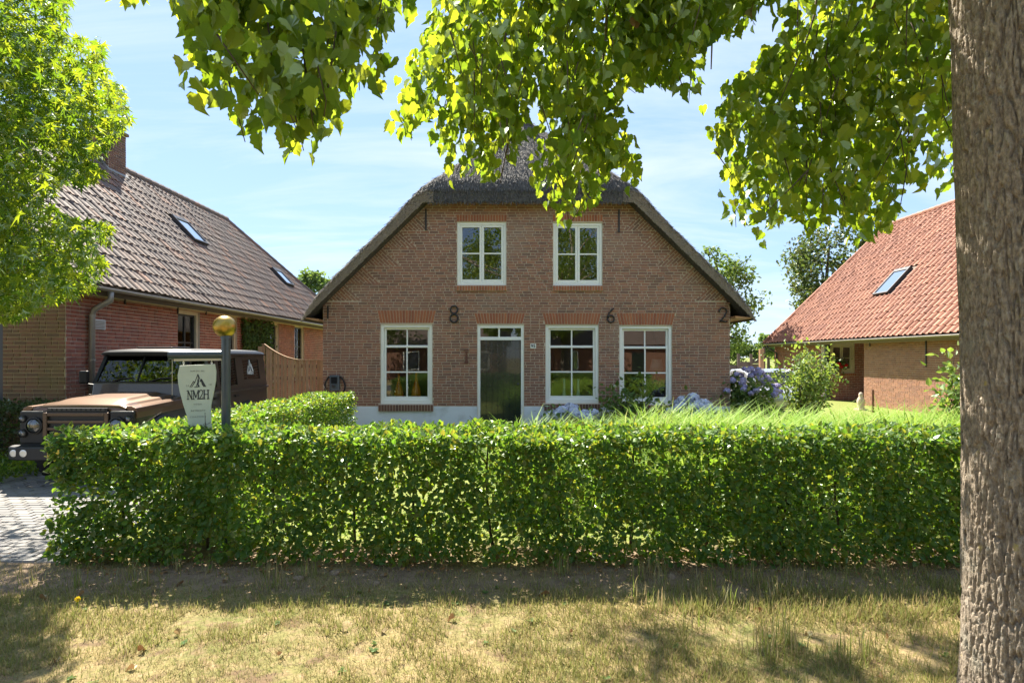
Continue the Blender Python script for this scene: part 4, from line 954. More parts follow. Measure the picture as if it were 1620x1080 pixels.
# roof
sec = [(-.73,1.865),(-.735,1.89),(-.70,1.935),(-.60,1.962),(-.30,1.978),(.30,1.978),(.60,1.962),(.70,1.935),(.735,1.89),(.73,1.865)]
stn = [(1.44,-.075,.98),(1.50,-.03,1),(1.75,-.01,1),(2.6,.0,1),(4.2,.0,1),(4.36,-.02,.99),(4.40,-.06,.97)]
q = MB(); vs = []
for y, dz, sx in stn:
    for x, z in sec: vs.append(cp(x*sx, y, 1.865+(z-1.865)*(1+dz*8) if z > 1.87 else z))
ns = len(sec); fs = [(j*ns+i, j*ns+i+1, (j+1)*ns+i+1, (j+1)*ns+i) for j in range(len(stn)-1) for i in range(ns-1)]
fs += [tuple(range(ns)), tuple(range(len(stn)*ns-1, (len(stn)-1)*ns-1, -1))] + [(j*ns+ns-1, j*ns, (j+1)*ns, (j+1)*ns+ns-1) for j in range(len(stn)-1)]
q.add(vs, fs); rf_ = q.build('roof', M['black_gloss'], car, smooth=True)
rf_.modifiers.new('es', 'EDGE_SPLIT').split_angle = math.radians(40)
q = MB(); q.prism([cp(-.30,1.72,1.979),cp(.30,1.72,1.979),cp(.26,2.35,1.984),cp(-.26,2.35,1.984)],[cp(-.30,1.72,2.0),cp(.30,1.72,2.0),cp(.26,2.35,2.006),cp(-.26,2.35,2.006)]); q.build('sunroof', M['black_gloss'], rf_, bevel=.01)
for s in (-1, 1):
    q = MB(); q.bar(cp(s*.745,1.50,1.868), cp(s*.745,4.36,1.868), (.014,0,0), (0,0,.014)); q.build('rain_gutter', M['brown_paint'], rf_)
    # side: pillars and window surround, leaning inwards
    def sp(y, t, off=0.0): return cp(s*(.79-.075*t+off), y, 1.22+.64*t)
    q = MB()
    def strip(y0, y1, t0, t1, yt0=None, yt1=None):
        a = [sp(y0,t0), sp(y1,t0), sp(yt1 if yt1 is not None else y1,t1), sp(yt0 if yt0 is not None else y0,t1)]
        q.prism(a, [p+Vector((-s*.035,0,0)) for p in a])
    strip(1.36,1.42,0,1,1.52,1.58); strip(2.28,2.40,.0,1); strip(3.06,3.22,0,1); strip(4.18,4.36,0,1,4.16,4.32)
    strip(1.42,2.28,0,.10); strip(2.40,3.06,0,.10); strip(3.22,4.18,0,.24); strip(1.58,2.28,.92,1); strip(2.40,3.06,.92,1); strip(3.22,4.18,.86,1); strip(3.22,3.34,.24,.86); strip(4.06,4.18,.24,.86)
    sdp = q.build('cabin_side', M['brown_paint'], car)
    for y0,y1,t0,t1,yt in ((1.42,2.28,.10,.92,1.575),(2.40,3.06,.10,.92,2.40),(3.34,4.06,.24,.86,3.34)):
        q = MB(); a = [sp(y0,t0,-.014), sp(y1,t0,-.014), sp(y1,t1,-.014), sp(yt,t1,-.014)]; q.prism(a, [p+Vector((-s*.005,0,0)) for p in a]); wp = q.build('side_window', M['darkglass'] if y0 > 3 else M['carglass'], car)
    for y0,y1,z0,z1 in ((1.36,2.32,.56,1.19),(2.35,3.08,.70,1.19)):
        q = MB(); x_ = s*HW; q.box(min(CX+x_-s*.01,CX+x_+s*.006), max(CX+x_-s*.01,CX+x_+s*.006), CY+y0, CY+y1, z0, z1); d_ = q.build('door', M['brown_paint'], car, bevel=.004)
        q = MB(); q.box(min(CX+x_+s*.006,CX+x_+s*.03), max(CX+x_+s*.006,CX+x_+s*.03), CY+y1-.20, CY+y1-.06, 1.06, 1.10); q.build('handle', M['black_trim'], d_)
    q = MB(); q.bar(cp(s*.812,1.30,1.195), cp(s*.812,4.36,1.195), (.018,0,0), (0,0,.022)); q.build('waist_rail', M['brown_paint'], car, bevel=.006)
    # mirror
    q = MB(); q.tube([cp(s*.77,1.40,1.36), cp(s*.88,1.36,1.38), cp(s*.90,1.35,1.45)], .013, 8); mr = q.build('mirror', M['black_trim'], car)
    q = MB(); mx_ = CX+s*.92; q.box(mx_-.075, mx_+.075, CY+1.31, CY+1.375, 1.39, 1.60); q.build('mirror_housing', M['black_gloss'], mr, bevel=.025, seg=3)
# rear quarter decal (mountain mark and letters) on the visible side
def mountain(s_, o, U_, V_, mat, par, nm='emblem'):
    W_ = Vector(U_).cross(Vector(V_)); o = Vector(o); U_, V_ = Vector(U_), Vector(V_)
    def g(x, y, d): return o + U_*x*s_ + V_*y*s_ + W_*d
    q = MB(); lines = [[(-.50,-.40),(-.28,.02),(-.20,-.10),(0,.52),(.16,.10),(.24,.16),(.52,-.40)], [(-.40,-.40),(-.18,-.02)], [(-.12,-.40),(-.02,-.10),(.03,-.18),(.06,.05),(0,.52)], [(-.22,-.40),(.04,-.40)]]
    for L in lines:
        for a, c in zip(L[:-1], L[1:]):
            d = Vector((c[0]-a[0], c[1]-a[1])).normalized()*.022; n_ = Vector((-d.y, d.x))
            r = [(a[0]-d.x*.5+n_.x, a[1]-d.y*.5+n_.y), (c[0]+d.x*.5+n_.x, c[1]+d.y*.5+n_.y), (c[0]+d.x*.5-n_.x, c[1]+d.y*.5-n_.y), (a[0]-d.x*.5-n_.x, a[1]-d.y*.5-n_.y)]
            q.prism([g(x, y, .0015) for x, y in r], [g(x, y, 0) for x, y in r])
    for r in ([(-.02,.20),(.06,.05),(.03,-.18),(.14,-.40),(.0,-.40),(-.05,-.2)], [(.10,.0),(.24,.14),(.34,-.08),(.50,-.40),(.36,-.40),(.25,-.22),(.22,-.06)]):
        q.prism([g(x, y, .0012) for x, y in r], [g(x, y, 0) for x, y in r])
    return q.build(nm, mat, par)
slope_v = Vector((-.075, 0, .64)).normalized()
o_ = cp(.79-.075*.62-.008, 3.66, 1.22+.64*.66)
mountain(.26, o_, (0,1,0), slope_v, M['decal'], car)
text_mesh('NM2H', .095, M['decal'], car, cp(.79-.075*.44-.008, 3.66, 1.22+.64*.44), (0,1,0), slope_v, 'lettering', bold=.002)
# interior: seats, dash, wheel
for x in (-.38, .38):
    q = MB(); cbox(q, x-.24, x+.24, 2.05, 2.2, 1.0, 1.55); cbox(q, x-.13, x+.13, 2.08, 2.18, 1.57, 1.76); cbox(q, x-.24, x+.24, 1.65, 2.05, .95, 1.1); q.build('seat', M['seat'], car, bevel=.04, seg=3)
q = MB(); cbox(q, -.70, .70, 1.44, 1.62, 1.20, 1.42); q.build('dashboard', M['seat'], car, bevel=.03)
q = MB(); q.tube([cp(.36+.19*math.cos(a), 1.68-.06*math.sin(a), 1.42+.17*math.sin(a)) for a in np.linspace(0, 2*math.pi, 25)], .013, 6, cap=False); q.build('steering_wheel', M['seat'], car, smooth=True)
q = MB(); cbox(q, -.72, .72, 4.34, 4.40, 1.20, 1.42); cbox(q, -.70, .70, 4.32, 4.38, 1.74, 1.865); cbox(q, -.72, -.55, 4.33, 4.39, 1.42, 1.74); cbox(q, .55, .72, 4.33, 4.39, 1.42, 1.74); q.build('tailgate', M['brown_paint'], car)
q = MB(); cbox(q, -.55, .55, 4.35, 4.356, 1.42, 1.74); q.build('rear_window', M['darkglass'], car)
q = MB(); cbox(q, -.77, .77, 1.45, 4.3, .62, .66); q.build('cabin_floor', M['seat'], car)
# wheels
for s in (-1, 1):
    for yc in (.64, 3.43):
        c = cp(s*.70, yc, .40); q = MB(); q.lathe([(.24,-.12),(.36,-.125),(.40,-.095),(.405,0),(.40,.095),(.36,.125),(.24,.12)], c, 36, (1,0,0)); wh = q.build('wheel', M['black_trim'], car, smooth=False)
        q = MB()
        q.lathe([(.245,-.118),(.362,-.122),(.402,-.095),(.408,0),(.402,.095),(.362,.122),(.245,.118)], c, 36, (1,0,0)); q.build('tyre', M['rubber'], wh, smooth=True)
        q = MB(); q.lathe([(.05,.126),(.10,.128),(.20,.122),(.235,.126)], c, 24, (s,0,0)); q.build('rim', M['zinc'], wh)
        for k in range(30):
            th = 2*math.pi*k/30; p_ = c+Vector((0, .404*math.cos(th), .404*math.sin(th))); r_ = Vector((0, math.cos(th), math.sin(th)))*.012
            if k == 0: tr_ = MB()
            tr_.bar(p_+Vector((-.10,0,0)), p_+Vector((.10,0,0)), r_, Vector((0,-math.sin(th),math.cos(th)))*.022)
        o = tr_.build('tread', M['rubber'], wh); o['kind'] = 'stuff'
# whip antenna on the wing
q = MB(); q.lathe([(.018,0),(.018,.03),(.006,.05)], cp(.72,1.02,1.165), 12); an = q.build('antenna', M['black_trim'], car)
q = MB(); q.tube([cp(.72,1.02,1.2), cp(.72,1.02,1.86)], .0045, 6); q.build('whip', M['cream'], an)

# ================================================================== hanging sign on its post
SY = 5.62; ps = FPX/SY
def sx(px): return (px-HX)/ps
def sz(py): return EYE-(py-HY)/ps
sg = empty('sign_post', (sx(357.5), SY, 0), 'dark blue-grey sign post with golden ball on top and side arm', 'sign post')
q = MB(); q.tube([(sx(357.5),SY,0),(sx(357.5),SY,sz(532))], .042, 24); q.build('post', M['post'], sg, smooth=False).modifiers.new('e','EDGE_SPLIT')
q = MB(); rr = .108; q.lathe([(rr*math.sin(math.pi*k/16)+1e-4, -rr*math.cos(math.pi*k/16)) for k in range(17)], (sx(355.5),SY,sz(516.5)), 32); q.build('ball', M['brass'], sg, smooth=True)
q = MB(); q.lathe([(.05,0),(.05,.03),(.03,.04)], (sx(357.5),SY,sz(536)), 20); q.build('collar', M['post'], sg)
aL = Vector((sx(283), SY-.16, sz(562))); aR = Vector((sx(356), SY, sz(561)))
q = MB(); q.tube([aL, aR], .040, 24); q.build('arm', M['post'], sg)
q = MB(); q.tube([aL+(aL-aR).normalized()*.006, aL], .044, 24); q.build('arm_cap', M['post'], sg)
# pale strip under the arm
d_ = (aR-aL); q = MB(); q.bar(aL+d_*.10+Vector((0,0,-.044)), aL+d_*.98+Vector((0,0,-.044)), (0,.02,0), (0,0,.012)); q.build('rail', M['cream'], sg)
bd = empty('sign_board', (sx(318), SY-.10, sz(690)), 'pale tapered board lettered NM2H hanging from the post arm above the hedge', 'sign')
# the board hangs under the arm, so it shares the arm's direction
Ud = d_.normalized(); Wd = Vector((Ud.y, -Ud.x, 0)); bc = aL.lerp(aR, .50); bc.z = 0
def bp(px, py, d=0): return Vector((bc.x, bc.y, 0)) + Ud*((px-320)/ps/ (abs(Ud.x))) *.985 + Vector((0,0,sz(py))) + Wd*d
outl = [(297,577.5),(343.5,576),(345.5,588),(345,602),(342.5,618),(338.5,640),(338.2,655),(339,672),(340.5,686),(341,700),(311,700),(310,686),(308.5,672),(306,655),(301,636),(297,618),(294.8,604),(294.3,592)]
q = MB(); q.prism([bp(x,y,.012) for x,y in outl], [bp(x,y,-.012) for x,y in outl]); board = q.build('board', M['sign'], bd, bevel=.003)
for x in (301.5, 339):
    for k in range(3):
        zc = sz(571.2+k*2.3); c = bp(x, 571, 0); c.z = zc; ax = Ud if k % 2 else Wd
        q = MB(); q.tube([c+Vector((0,0,.011*math.sin(t)))+ax*.007*math.cos(t) for t in np.linspace(0, 2*math.pi, 13)], .0022, 6, cap=False); q.build('chain_link', M['chrome'], bd)
vz_ = Vector((0,0,1))
text_mesh('NM2H.NL', .0235, M['ink_soft'], board, bp(320.5,586.5,.0125), Ud, vz_, 'lettering', space=1.35)
mountain(.135, bp(320.8,602.5,.0125), Ud, vz_, M['ink'], board)
text_mesh('20', .024, M['ink_soft'], board, bp(307.2,609,.0125), Ud, vz_, 'lettering', space=1.3); text_mesh('18', .024, M['ink_soft'], board, bp(337,608,.0125), Ud, vz_, 'lettering', space=1.3)
# slab-serif letters N M 2 H
def glyphs(par, mat):
    H = .066
    def seg(q, o, a, c, w_):
        a, c = Vector(a), Vector(c); d = (c-a).normalized(); n_ = Vector((-d.y, d.x))*w_/2
        r = [a+n_, c+n_, c-n_, a-n_]
        f = lambda p, dd: o + Ud*p.x + vz_*p.y*1.38 + Wd*dd
        q.prism([f(p,.0015) for p in r], [f(p,0) for p in r])
    t, h = .010, .006; sl = .006
    def serif(q, o, x, y, w_=.022): seg(q, o, (x-w_/2, y), (x+w_/2, y), sl)
    L = []
    def N_(q, o):
        seg(q,o,(.008,0),(.008,H),h); seg(q,o,(.040,0),(.040,H),h); seg(q,o,(.006,H),(.042,0),t)
        serif(q,o,.008,.003,.02); serif(q,o,.004,H-.003,.016); serif(q,o,.040,H-.003,.02)
    def M_(q, o):
        seg(q,o,(.008,0),(.008,H),h); seg(q,o,(.050,0),(.050,H),t); seg(q,o,(.008,H),(.029,.012),t); seg(q,o,(.029,.012),(.050,H),h)
        serif(q,o,.008,.003,.02); serif(q,o,.050,.003,.02); serif(q,o,.006,H-.003,.016); serif(q,o,.052,H-.003,.016)
    def T_(q, o):
        pts = [(.003,.046),(.003,.054),(.008,.062),(.017,.0655),(.026,.063),(.032,.055),(.0325,.046),(.029,.037),(.021,.025),(.011,.013),(.004,.004)]
        for a, c in zip(pts[:-1], pts[1:]): seg(q,o,a,c,.0065)
        seg(q,o,(.002,.004),(.035,.004),.008); seg(q,o,(.034,.002),(.035,.016),.004)
    def H_(q, o):
        seg(q,o,(.008,0),(.008,H),t); seg(q,o,(.042,0),(.042,H),t); seg(q,o,(.008,H*.52),(.042,H*.52),.006)
        for x in (.008,.042): serif(q,o,x,.003); serif(q,o,x,H-.003)
    x0 = 0
    for fn, adv in ((N_,.050),(M_,.060),(T_,.040),(H_,.052)):
        q = MB(); o = bp(306.6, 630.5, .0125)+Ud*x0*.93; fn(q, o); q.build('letter', mat, par); x0 += adv
glyphs(board, M['ink'])
for s_, py, px in (('YOGA',638,320.5),('RETREATS',648,321),('COACHING',657.5,321)):
    text_mesh(s_, .0215, M['ink_soft'], board, bp(px,py,.0125), Ud, vz_, 'lettering', space=1.35)
q = MB(); q.tube([bp(328,670,.013), bp(330,668,.013), bp(331.5,670.5,.013), bp(337,667.5,.013)], .0018, 5); q.build('flourish', M['ink'], board)

# ================================================================== wooden fence between the houses
fy = 14.6; fn_ = empty('wooden_fence', ((450-HX)*fy/FPX, fy, 0), 'light brown slatted wooden fence with dipping top beside the car', 'fence')
npk = 16; x0, x1 = (414-HX)*fy/FPX, (506-HX)*fy/FPX; wp_ = (x1-x0)/npk
for i in range(npk):
    px = 414+(i+.5)*92/npk; tt = max(0, min(1, (px-418)/(478-418))); py = 545+25*(1-(1-tt)**1.9); zt = EYE-(py-HY)*fy/FPX
    dd = .022 if i % 2 else 0
    q = MB(); q.box(x0+i*wp_+.010, x0+(i+1)*wp_-.010, fy+dd+.003, fy+dd+.019, .03, zt+random.uniform(-.006,.006), random.random()); q.build('slat', M['plank'], fn_)
for z in (.4, 1.25, 1.55):
    q = MB(); q.box(x0, x1, fy+.045, fy+.08, z, z+.09); q.build('rail', M['old_wood'], fn_)
tops_ = []
for k in range(25):
    px = 414+92*k/24; tt = max(0, min(1, (px-418)/(478-418))); tops_.append(((px-HX)*fy/FPX, fy+.02, EYE-(545+25*(1-(1-tt)**1.9)-HY)*fy/FPX+.012))
q = MB()
for a, c in zip(tops_[:-1], tops_[1:]): q.bar(a, c, (0,.032,0), (0,0,.012))
q.build('cap_rail', M['plank'], fn_)
for x in (x0-.05, x1+.05):
    q = MB(); q.box(x-.045, x+.045, fy, fy+.09, 0, 2.1 if x < x0 else 1.75); q.build('post', M['plank'], fn_)

# ================================================================== wall charger
ch = empty('car_charger', (FX(530), FD, .95), 'dark grey car charging box with looped black cable on the house wall', 'charger')
q = MB(); fbox(q, front, FX(523), FX(538.5), FZ(618), FZ(593), .012, .11); q.build('case', pbr('charger_grey', (.09,.105,.12), .35), ch, bevel=.03, seg=3)
q = MB(); fbox(q, front, FX(526), FX(535.5), FZ(606), FZ(596), .111, .118); q.build('screen', M['black_gloss'], ch)
q = MB(); q.lathe([(.045,0),(.05,.02),(.03,.03)], front.p(FX(530.5), FZ(610), .111), 20, (0,-1,0)); q.build('socket', M['dark_metal'], ch)
for s, r0 in ((-1,.0),(1,.02)):
    q = MB(); q.tube([front.p(FX(531+s*8*1.0)+s*0, FZ(596), .06)]+[front.p(FX(531+s*(9+7*math.sin(t))), FZ(595+26*t/math.pi*1.2), .06) for t in np.linspace(.15, math.pi*.9, 9)], .02, 8); q.build('cable', M['rubber'], ch, smooth=True)

# ================================================================== things standing inside the windows
def vase(name, px, base, h, prof, mat, label, grp, dy=.40):
    x = FX(px)*(FD+dy)/FD; z0 = FZ(base)
    q = MB(); q.lathe([(r, t*h) for r, t in prof], (x, FD+dy, z0), 20); o = q.build(name, mat, None, smooth=True, org=(x, FD+dy, z0)); tag(o, label, 'vase', grp); return o
M['orange_glass'] = pbr('orange_ceramic', (.92,.27,.012), .25, coat=.3)
M['pale_glass'] = pbr('pale_ceramic', (.42,.55,.50), .25, coat=.6)
shelfm = M['white']
for a,c,e,f in lowW:
    q = MB(); q.box(FX(a)-.1, FX(c)+.1, FD+.29, FD+.62, FZ(f)+.02, FZ(f)+.075); q.build('inner_sill', M['white'], house, bevel=.008)
BT = [(.10,0),(.125,.12),(.12,.30),(.085,.48),(.045,.66),(.028,.82),(.03,1.0)]
vase('vase', 631, 633.8, .66, BT, M['orange_glass'], 'orange bottle vase, the one nearer the corner of the house', 'orange vases in the window')
vase('vase', 658.5, 633.8, .70, BT, M['orange_glass'], 'orange bottle vase, the one nearer the front door', 'orange vases in the window')
PV = [(.09,0),(.095,.05),(.05,.25),(.035,.5),(.03,.8),(.04,1.0)]
vase('vase', 892.5, 632.8, .52, PV, M['pale_glass'], 'slim pale green vase, the one nearer the front door', 'pale vases in the window')
vase('vase', 914.5, 632.8, .52, PV, M['pale_glass'], 'slim pale green vase, the one nearer the hydrangeas', 'pale vases in the window')
hx, hz = FX(1039)*(FD+1.5)/FD, 1.05
q = MB(); q.lathe([(.12,0),(.12,.03),(.03,.05),(.025,.42)], (hx, FD+1.5, hz), 20)
lm = empty('table_lamp', (hx, FD+1.5, hz), 'white shaded table lamp standing inside the window behind the shrub', 'lamp')
q.build('stand', M['dark_metal'], lm); q = MB(); q.lathe([(.20,.40),(.17,.55),(.13,.72),(.12,.72),(.16,.55),(.19,.40)], (hx, FD+1.5, hz), 24); q.build('lamp_shade', M['plinth'], lm, smooth=True)
tb = empty('side_table', (hx, FD+1.5, .1), 'small dark table under the lamp inside the house', 'table')
q = MB(); q.box(hx-.3, hx+.3, FD+1.2, FD+1.8, hz-.05, hz-.002); q.build('table_top', M['old_wood'], tb)
for a_ in (-1, 1):
    for b_ in (-1, 1):
        q = MB(); q.box(hx+a_*.26-.025, hx+a_*.26+.025, FD+1.5+b_*.26-.025, FD+1.5+b_*.26+.025, .1, hz-.05); q.build('leg', M['old_wood'], tb)
# ================================================================== vegetation helpers
def stem_tube(q, a, b_, r0, r1, bend=.1, n=5, seg=6):
    a, b_ = Vector(a), Vector(b_); off = Vector((random.uniform(-1,1), random.uniform(-1,1), random.uniform(-.3,.3)))*bend*(b_-a).length
    pts = [a.lerp(b_, t)+off*math.sin(math.pi*t) for t in np.linspace(0, 1, n)]
    q.tube(pts, list(np.linspace(r0, r1, n)), seg); return pts

# ------------------------------------------------------------------ clipped hedges
def hedge(name, label, x0, x1, y0, y1, h, nleaf, size, nind=0, stems=0, lowgap=.16, leafm='hedge_leaf', wob=.05, tpl=OVATE, grp=None, holes=0.0, shell=.13, z0=0.0):
    root = empty(name, ((x0+x1)/2, (y0+y1)/2, 0), label, 'hedge', grp)
    Lx, Ly, H = x1-x0, y1-y0, h
    areas = np.array([Lx*H, Lx*H*.45, Ly*H, Ly*H, Lx*Ly*1.2]); n = int(nleaf*.80)
    f = RNG.choice(5, n, p=areas/areas.sum()); u = RNG.random(n); v = RNG.random(n)**.92; dep = np.abs(RNG.normal(0, shell, n))-.02
    P = np.zeros((n,3)); Nn = np.zeros((n,3))
    for k,(ax) in enumerate(((0,-1),(0,1),(1,-1),(1,1),(2,1))):
        m = f == k
        if k < 2: P[m] = np.stack([x0+u[m]*Lx, (y0+dep[m]) if k == 0 else (y1-dep[m]), v[m]*H], 1); Nn[m, 1] = -1 if k == 0 else 1
        elif k < 4: P[m] = np.stack([(x0+dep[m]) if k == 2 else (x1-dep[m]), y0+u[m]*Ly, v[m]*H], 1); Nn[m, 0] = -1 if k == 2 else 1
        else: P[m] = np.stack([x0+u[m]*Lx, y0+v[m]*Ly, H-dep[m]*.7], 1); Nn[m, 2] = 1
    n2 = nleaf-n; P2 = np.stack([RNG.uniform(x0, x1, n2), RNG.uniform(y0, y1, n2), RNG.uniform(.05, 1, n2)*H], 1)
    P = np.concatenate([P, P2]); Nn = np.concatenate([Nn, rdir(n2)*.6])
    # uneven clipped surface
    wv = np.array([mnoise.noise((p[0]*1.7, p[1]*1.7, p[2]*1.7)) + .6*mnoise.noise((p[0]*4.6, p[1]*4.6, p[2]*4.6+9)) for p in P])
    P += Nn*wv[:, None]*np.where(Nn[:,2:3] > .9, wob*1.7, wob)
    # thin places and a ragged foot
    keep = np.ones(len(P), bool)
    if holes:
        g = np.array([mnoise.noise((p[0]*2.6+3, p[2]*2.6, p[1]*.6+7)) for p in P]); keep &= ~((g > .28-holes) & (RNG.random(len(P)) < .66) & (P[:,2] < H*.93))
    foot = lowgap*(1+.9*np.array([mnoise.noise((p[0]*1.8, p[1]*.8, 3.3)) for p in P]))
    keep &= P[:,2] > foot*RNG.uniform(.55, 1.1, len(P))
    P, Nn = P[keep], Nn[keep]; P[:,2] += z0
    D = Nn*.45 + rdir(len(P))*.75; D[:,2] -= .15
    N2 = Nn*.9 + rdir(len(P))*.75 + np.array([0,0,.45])
    foliage(root, M[leafm], P, D, N2, RNG.uniform(.55, 1.35, len(P))*size, tpl, nind=nind,
            key=(lambda P_, px, py: (1/np.maximum(P_[:,1],1))*(P_[:,1] < y0+.05)*RNG.random(len(P_))) if nind else None)
    for i in range(stems):
        x = x0+.15+(Lx-.3)*(i+.5)/stems+random.uniform(-.06,.06) if Lx > Ly else random.uniform(x0+.2, x1-.2); y = random.uniform(y0+.25, y1-.25) if Lx > Ly else y0+Ly*(i+.5)/stems
        q = MB(); pts = stem_tube(q, (x, y, -.03), (x+random.uniform(-.08,.08), y+random.uniform(-.06,.06), h*.92), .016, .006, .05, 6)
        for k in range(9):
            p = pts[random.randint(1, 5)]; stem_tube(q, p, p+Vector((random.uniform(-.32,.32), random.uniform(-.3,.3), random.uniform(.05,.28))), .006, .002, .1, 4, 5)
        q.build('stem', M['bark_twig'], root, smooth=True)
    return root
hedge('hedge', 'long clipped leafy hedge along the grass verge in front of the garden', -4.02, 5.6, 4.92, 5.72, 1.13, 74000, .056, nind=300, stems=14, lowgap=.05, holes=.04, wob=.04)
hedge('hedge', 'clipped side hedge running back from the verge between driveway and garden', -3.72, -3.02, 5.76, 10.95, 1.14, 42000, .052, nind=0, stems=12, lowgap=.15, wob=.04, tpl=SIMPLE)
hedge('hedge', 'dark low hedge against the mossy gable wall beside the driveway', -12.5, -7.35, 9.55, 10.25, 1.02, 11000, .07, nind=0, stems=6, leafm='dark_leaf', wob=.05, tpl=SIMPLE)
# ground cover at the edge of the drive
gcv = empty('ground_cover', (-8.3, 8.6, 0), 'low green ground cover plants beside the driveway in front of the dark hedge', 'plants')
n = 5000; P = np.stack([RNG.uniform(-10.5,-7.15,n), RNG.uniform(7.9,9.6,n), RNG.random(n)**.6*.22], 1)
foliage(gcv, M['maple_leaf'], P, rdir(n,.2), rdir(n,1.4), RNG.uniform(.04,.09,n), SIMPLE); q = MB()
for i in range(60): p = (random.uniform(-10.4,-7.2), random.uniform(8,9.5), 0); q.tube([p, (p[0]+.03,p[1],.18)], [.004,.002], 4)
o = q.build('stalks', M['bark_twig'], gcv); o['kind'] = 'stuff'

# ------------------------------------------------------------------ lawn blades of the verge
def patch(x, y): return mnoise.noise((x*.8, y*.8, 5))+.7*mnoise.noise((x*2.6, y*2.6, 8))+.35*mnoise.noise((x*7, y*7, 2))
def blades(n, y0, y1, xw, hmin, hmax, soil=True, xoff=0.0):
    Y = RNG.uniform(y0, y1, n); X = RNG.uniform(-1, 1, n)*(xw*Y/900*1.03+.2)+xoff
    keep = np.ones(n, bool); rn = np.zeros(n); hs = np.zeros(n)
    for i in range(n):
        p = patch(X[i], Y[i]); s = mnoise.noise((X[i]*1.6, Y[i]*1.6, 1))
        edge_ = 4.22+.42*s
        if soil and Y[i] > edge_ and X[i] > -4.6 and RNG.random() < min(.80, .25+(Y[i]-edge_)*1.3): keep[i] = False
        if X[i] < -3.9 and Y[i] > 4.98: keep[i] = False
        if RNG.random() < .75 and mnoise.noise((X[i]*4.2, Y[i]*4.2, 11)) > .30: keep[i] = False
        g = p > -.06 or (X[i] > 1.5 and RNG.random() < .5) or (Y[i] > 4.0 and RNG.random() < .35)
        rn[i] = RNG.choice([.02,.98,.72,.0]) if g and RNG.random() < .85 else RNG.uniform(.2,.92)
        hs[i] = (hmin+(hmax-hmin)*RNG.random()**2)*(1.25 if g else .8)*(1.5 if (X[i] > 1.2 and Y[i] > 3.9) else 1)
    X, Y, rn, hs = X[keep], Y[keep], rn[keep], hs[keep]; m = len(X)
    Z = np.array([gz(x, y) for x, y in zip(X, Y)])-.004
    D = np.stack([RNG.normal(0,.75,m), RNG.normal(0,.75,m), np.ones(m)*.75], 1); Nn = np.stack([-D[:,0], -D[:,1], np.ones(m)*.6], 1)+RNG.normal(0,.2,(m,3))
    return np.stack([X, Y, Z], 1), D, Nn, hs, rn
sets = [blades(190000, 2.75, 5.2, 860, .018, .06)]
P, D, Nn, hs, rn = [np.concatenate(x) for x in zip(*sets)]
go = foliage(None, M['lawn_blade'], P, D, Nn, hs, ([(-.048,0,0),(.048,0,0),(-.035,.5,.08),(.035,.5,.08),(0,1,.34)],[(0,1,3,2),(2,3,4)]), name='grass', rnd=rn)
tag(go, 'short sun-dried lawn grass of the verge in front of the hedge', 'grass', kind='stuff')
# taller tufts near the tree and along the hedge foot
tu = []
for i in range(46):
    x = random.uniform(.9, 2.35) if i < 26 else random.uniform(-3.9, 3.6); y = random.uniform(3.35, 4.75) if i < 26 else random.uniform(4.5, 4.95); m = random.randint(10, 26)
    a = RNG.uniform(0, 6.28, m); lean = RNG.uniform(.1, .8, m)
    tu.append((np.stack([x+RNG.normal(0,.035,m), y+RNG.normal(0,.035,m), np.full(m, gz(x,y))], 1), np.stack([np.cos(a)*lean, np.sin(a)*lean, np.ones(m)], 1), np.stack([-np.cos(a), -np.sin(a), np.ones(m)*.6], 1), RNG.uniform(.07,.20,m), RNG.choice([.02,.14,.72,.98,.4], m)))
P, D, Nn, hs, rn = [np.concatenate(x) for x in zip(*tu)]
tg = foliage(None, M['lawn_blade'], P, D, Nn, hs, ([(-.022,0,0),(.022,0,0),(-.018,.45,.07),(.018,.45,.07),(-.01,.8,.24),(.01,.8,.24),(0,1,.42)],[(0,1,3,2),(2,3,5,4),(4,5,6)]), name='tall_grass', rnd=rn)
tag(tg, 'longer green grass tufts near the trunk and along the hedge foot', 'grass', kind='stuff')
# weeds: small broad-leaved rosettes in the lawn
wd_ = []
for i in range(34):
    y = random.uniform(3.2, 4.5); x = random.uniform(-.85, .8)*y; m = random.randint(5, 9); a = RNG.uniform(0, 6.28, m)
    wd_.append((np.stack([np.full(m,x), np.full(m,y), np.full(m,gz(x,y)+.006)], 1), np.stack([np.cos(a), np.sin(a), np.full(m,.35)], 1), np.tile((0,0,1.),(m,1))+RNG.normal(0,.2,(m,3)), RNG.uniform(.015,.045,m)))
P, D, Nn, hs = [np.concatenate(x) for x in zip(*wd_)]
wo = foliage(None, M['shrub_leaf'], P, D, Nn, hs, OVATE, name='weeds'); tag(wo, 'small broad-leaved weeds growing in the dry verge grass', 'weeds', kind='stuff')
# fallen leaves on the verge
lb = MB(); lb.add([(v[0], v[1]-.4, v[2]*2.5+.2*abs(v[0])) for v in LIME[0]], LIME[1]); lme = lb.mesh('fallen_leaf', M['dry_leaf'])
for i in range(28):
    y = random.uniform(3.2, 4.7); x = random.uniform(-.86, .82)*y
    o = bpy.data.objects.new('fallen_leaf', lme); COL.objects.link(o); s = random.uniform(.03, .055)
    o.scale = (s, s, s); o.location = (x, y, gz(x,y)+.016); o.rotation_euler = (random.uniform(-.5,.5), random.uniform(-.5,.5), random.uniform(0,6.3))
    tag(o, 'small curled dry brown leaf lying on the verge grass', 'leaf', 'fallen leaves on the verge')
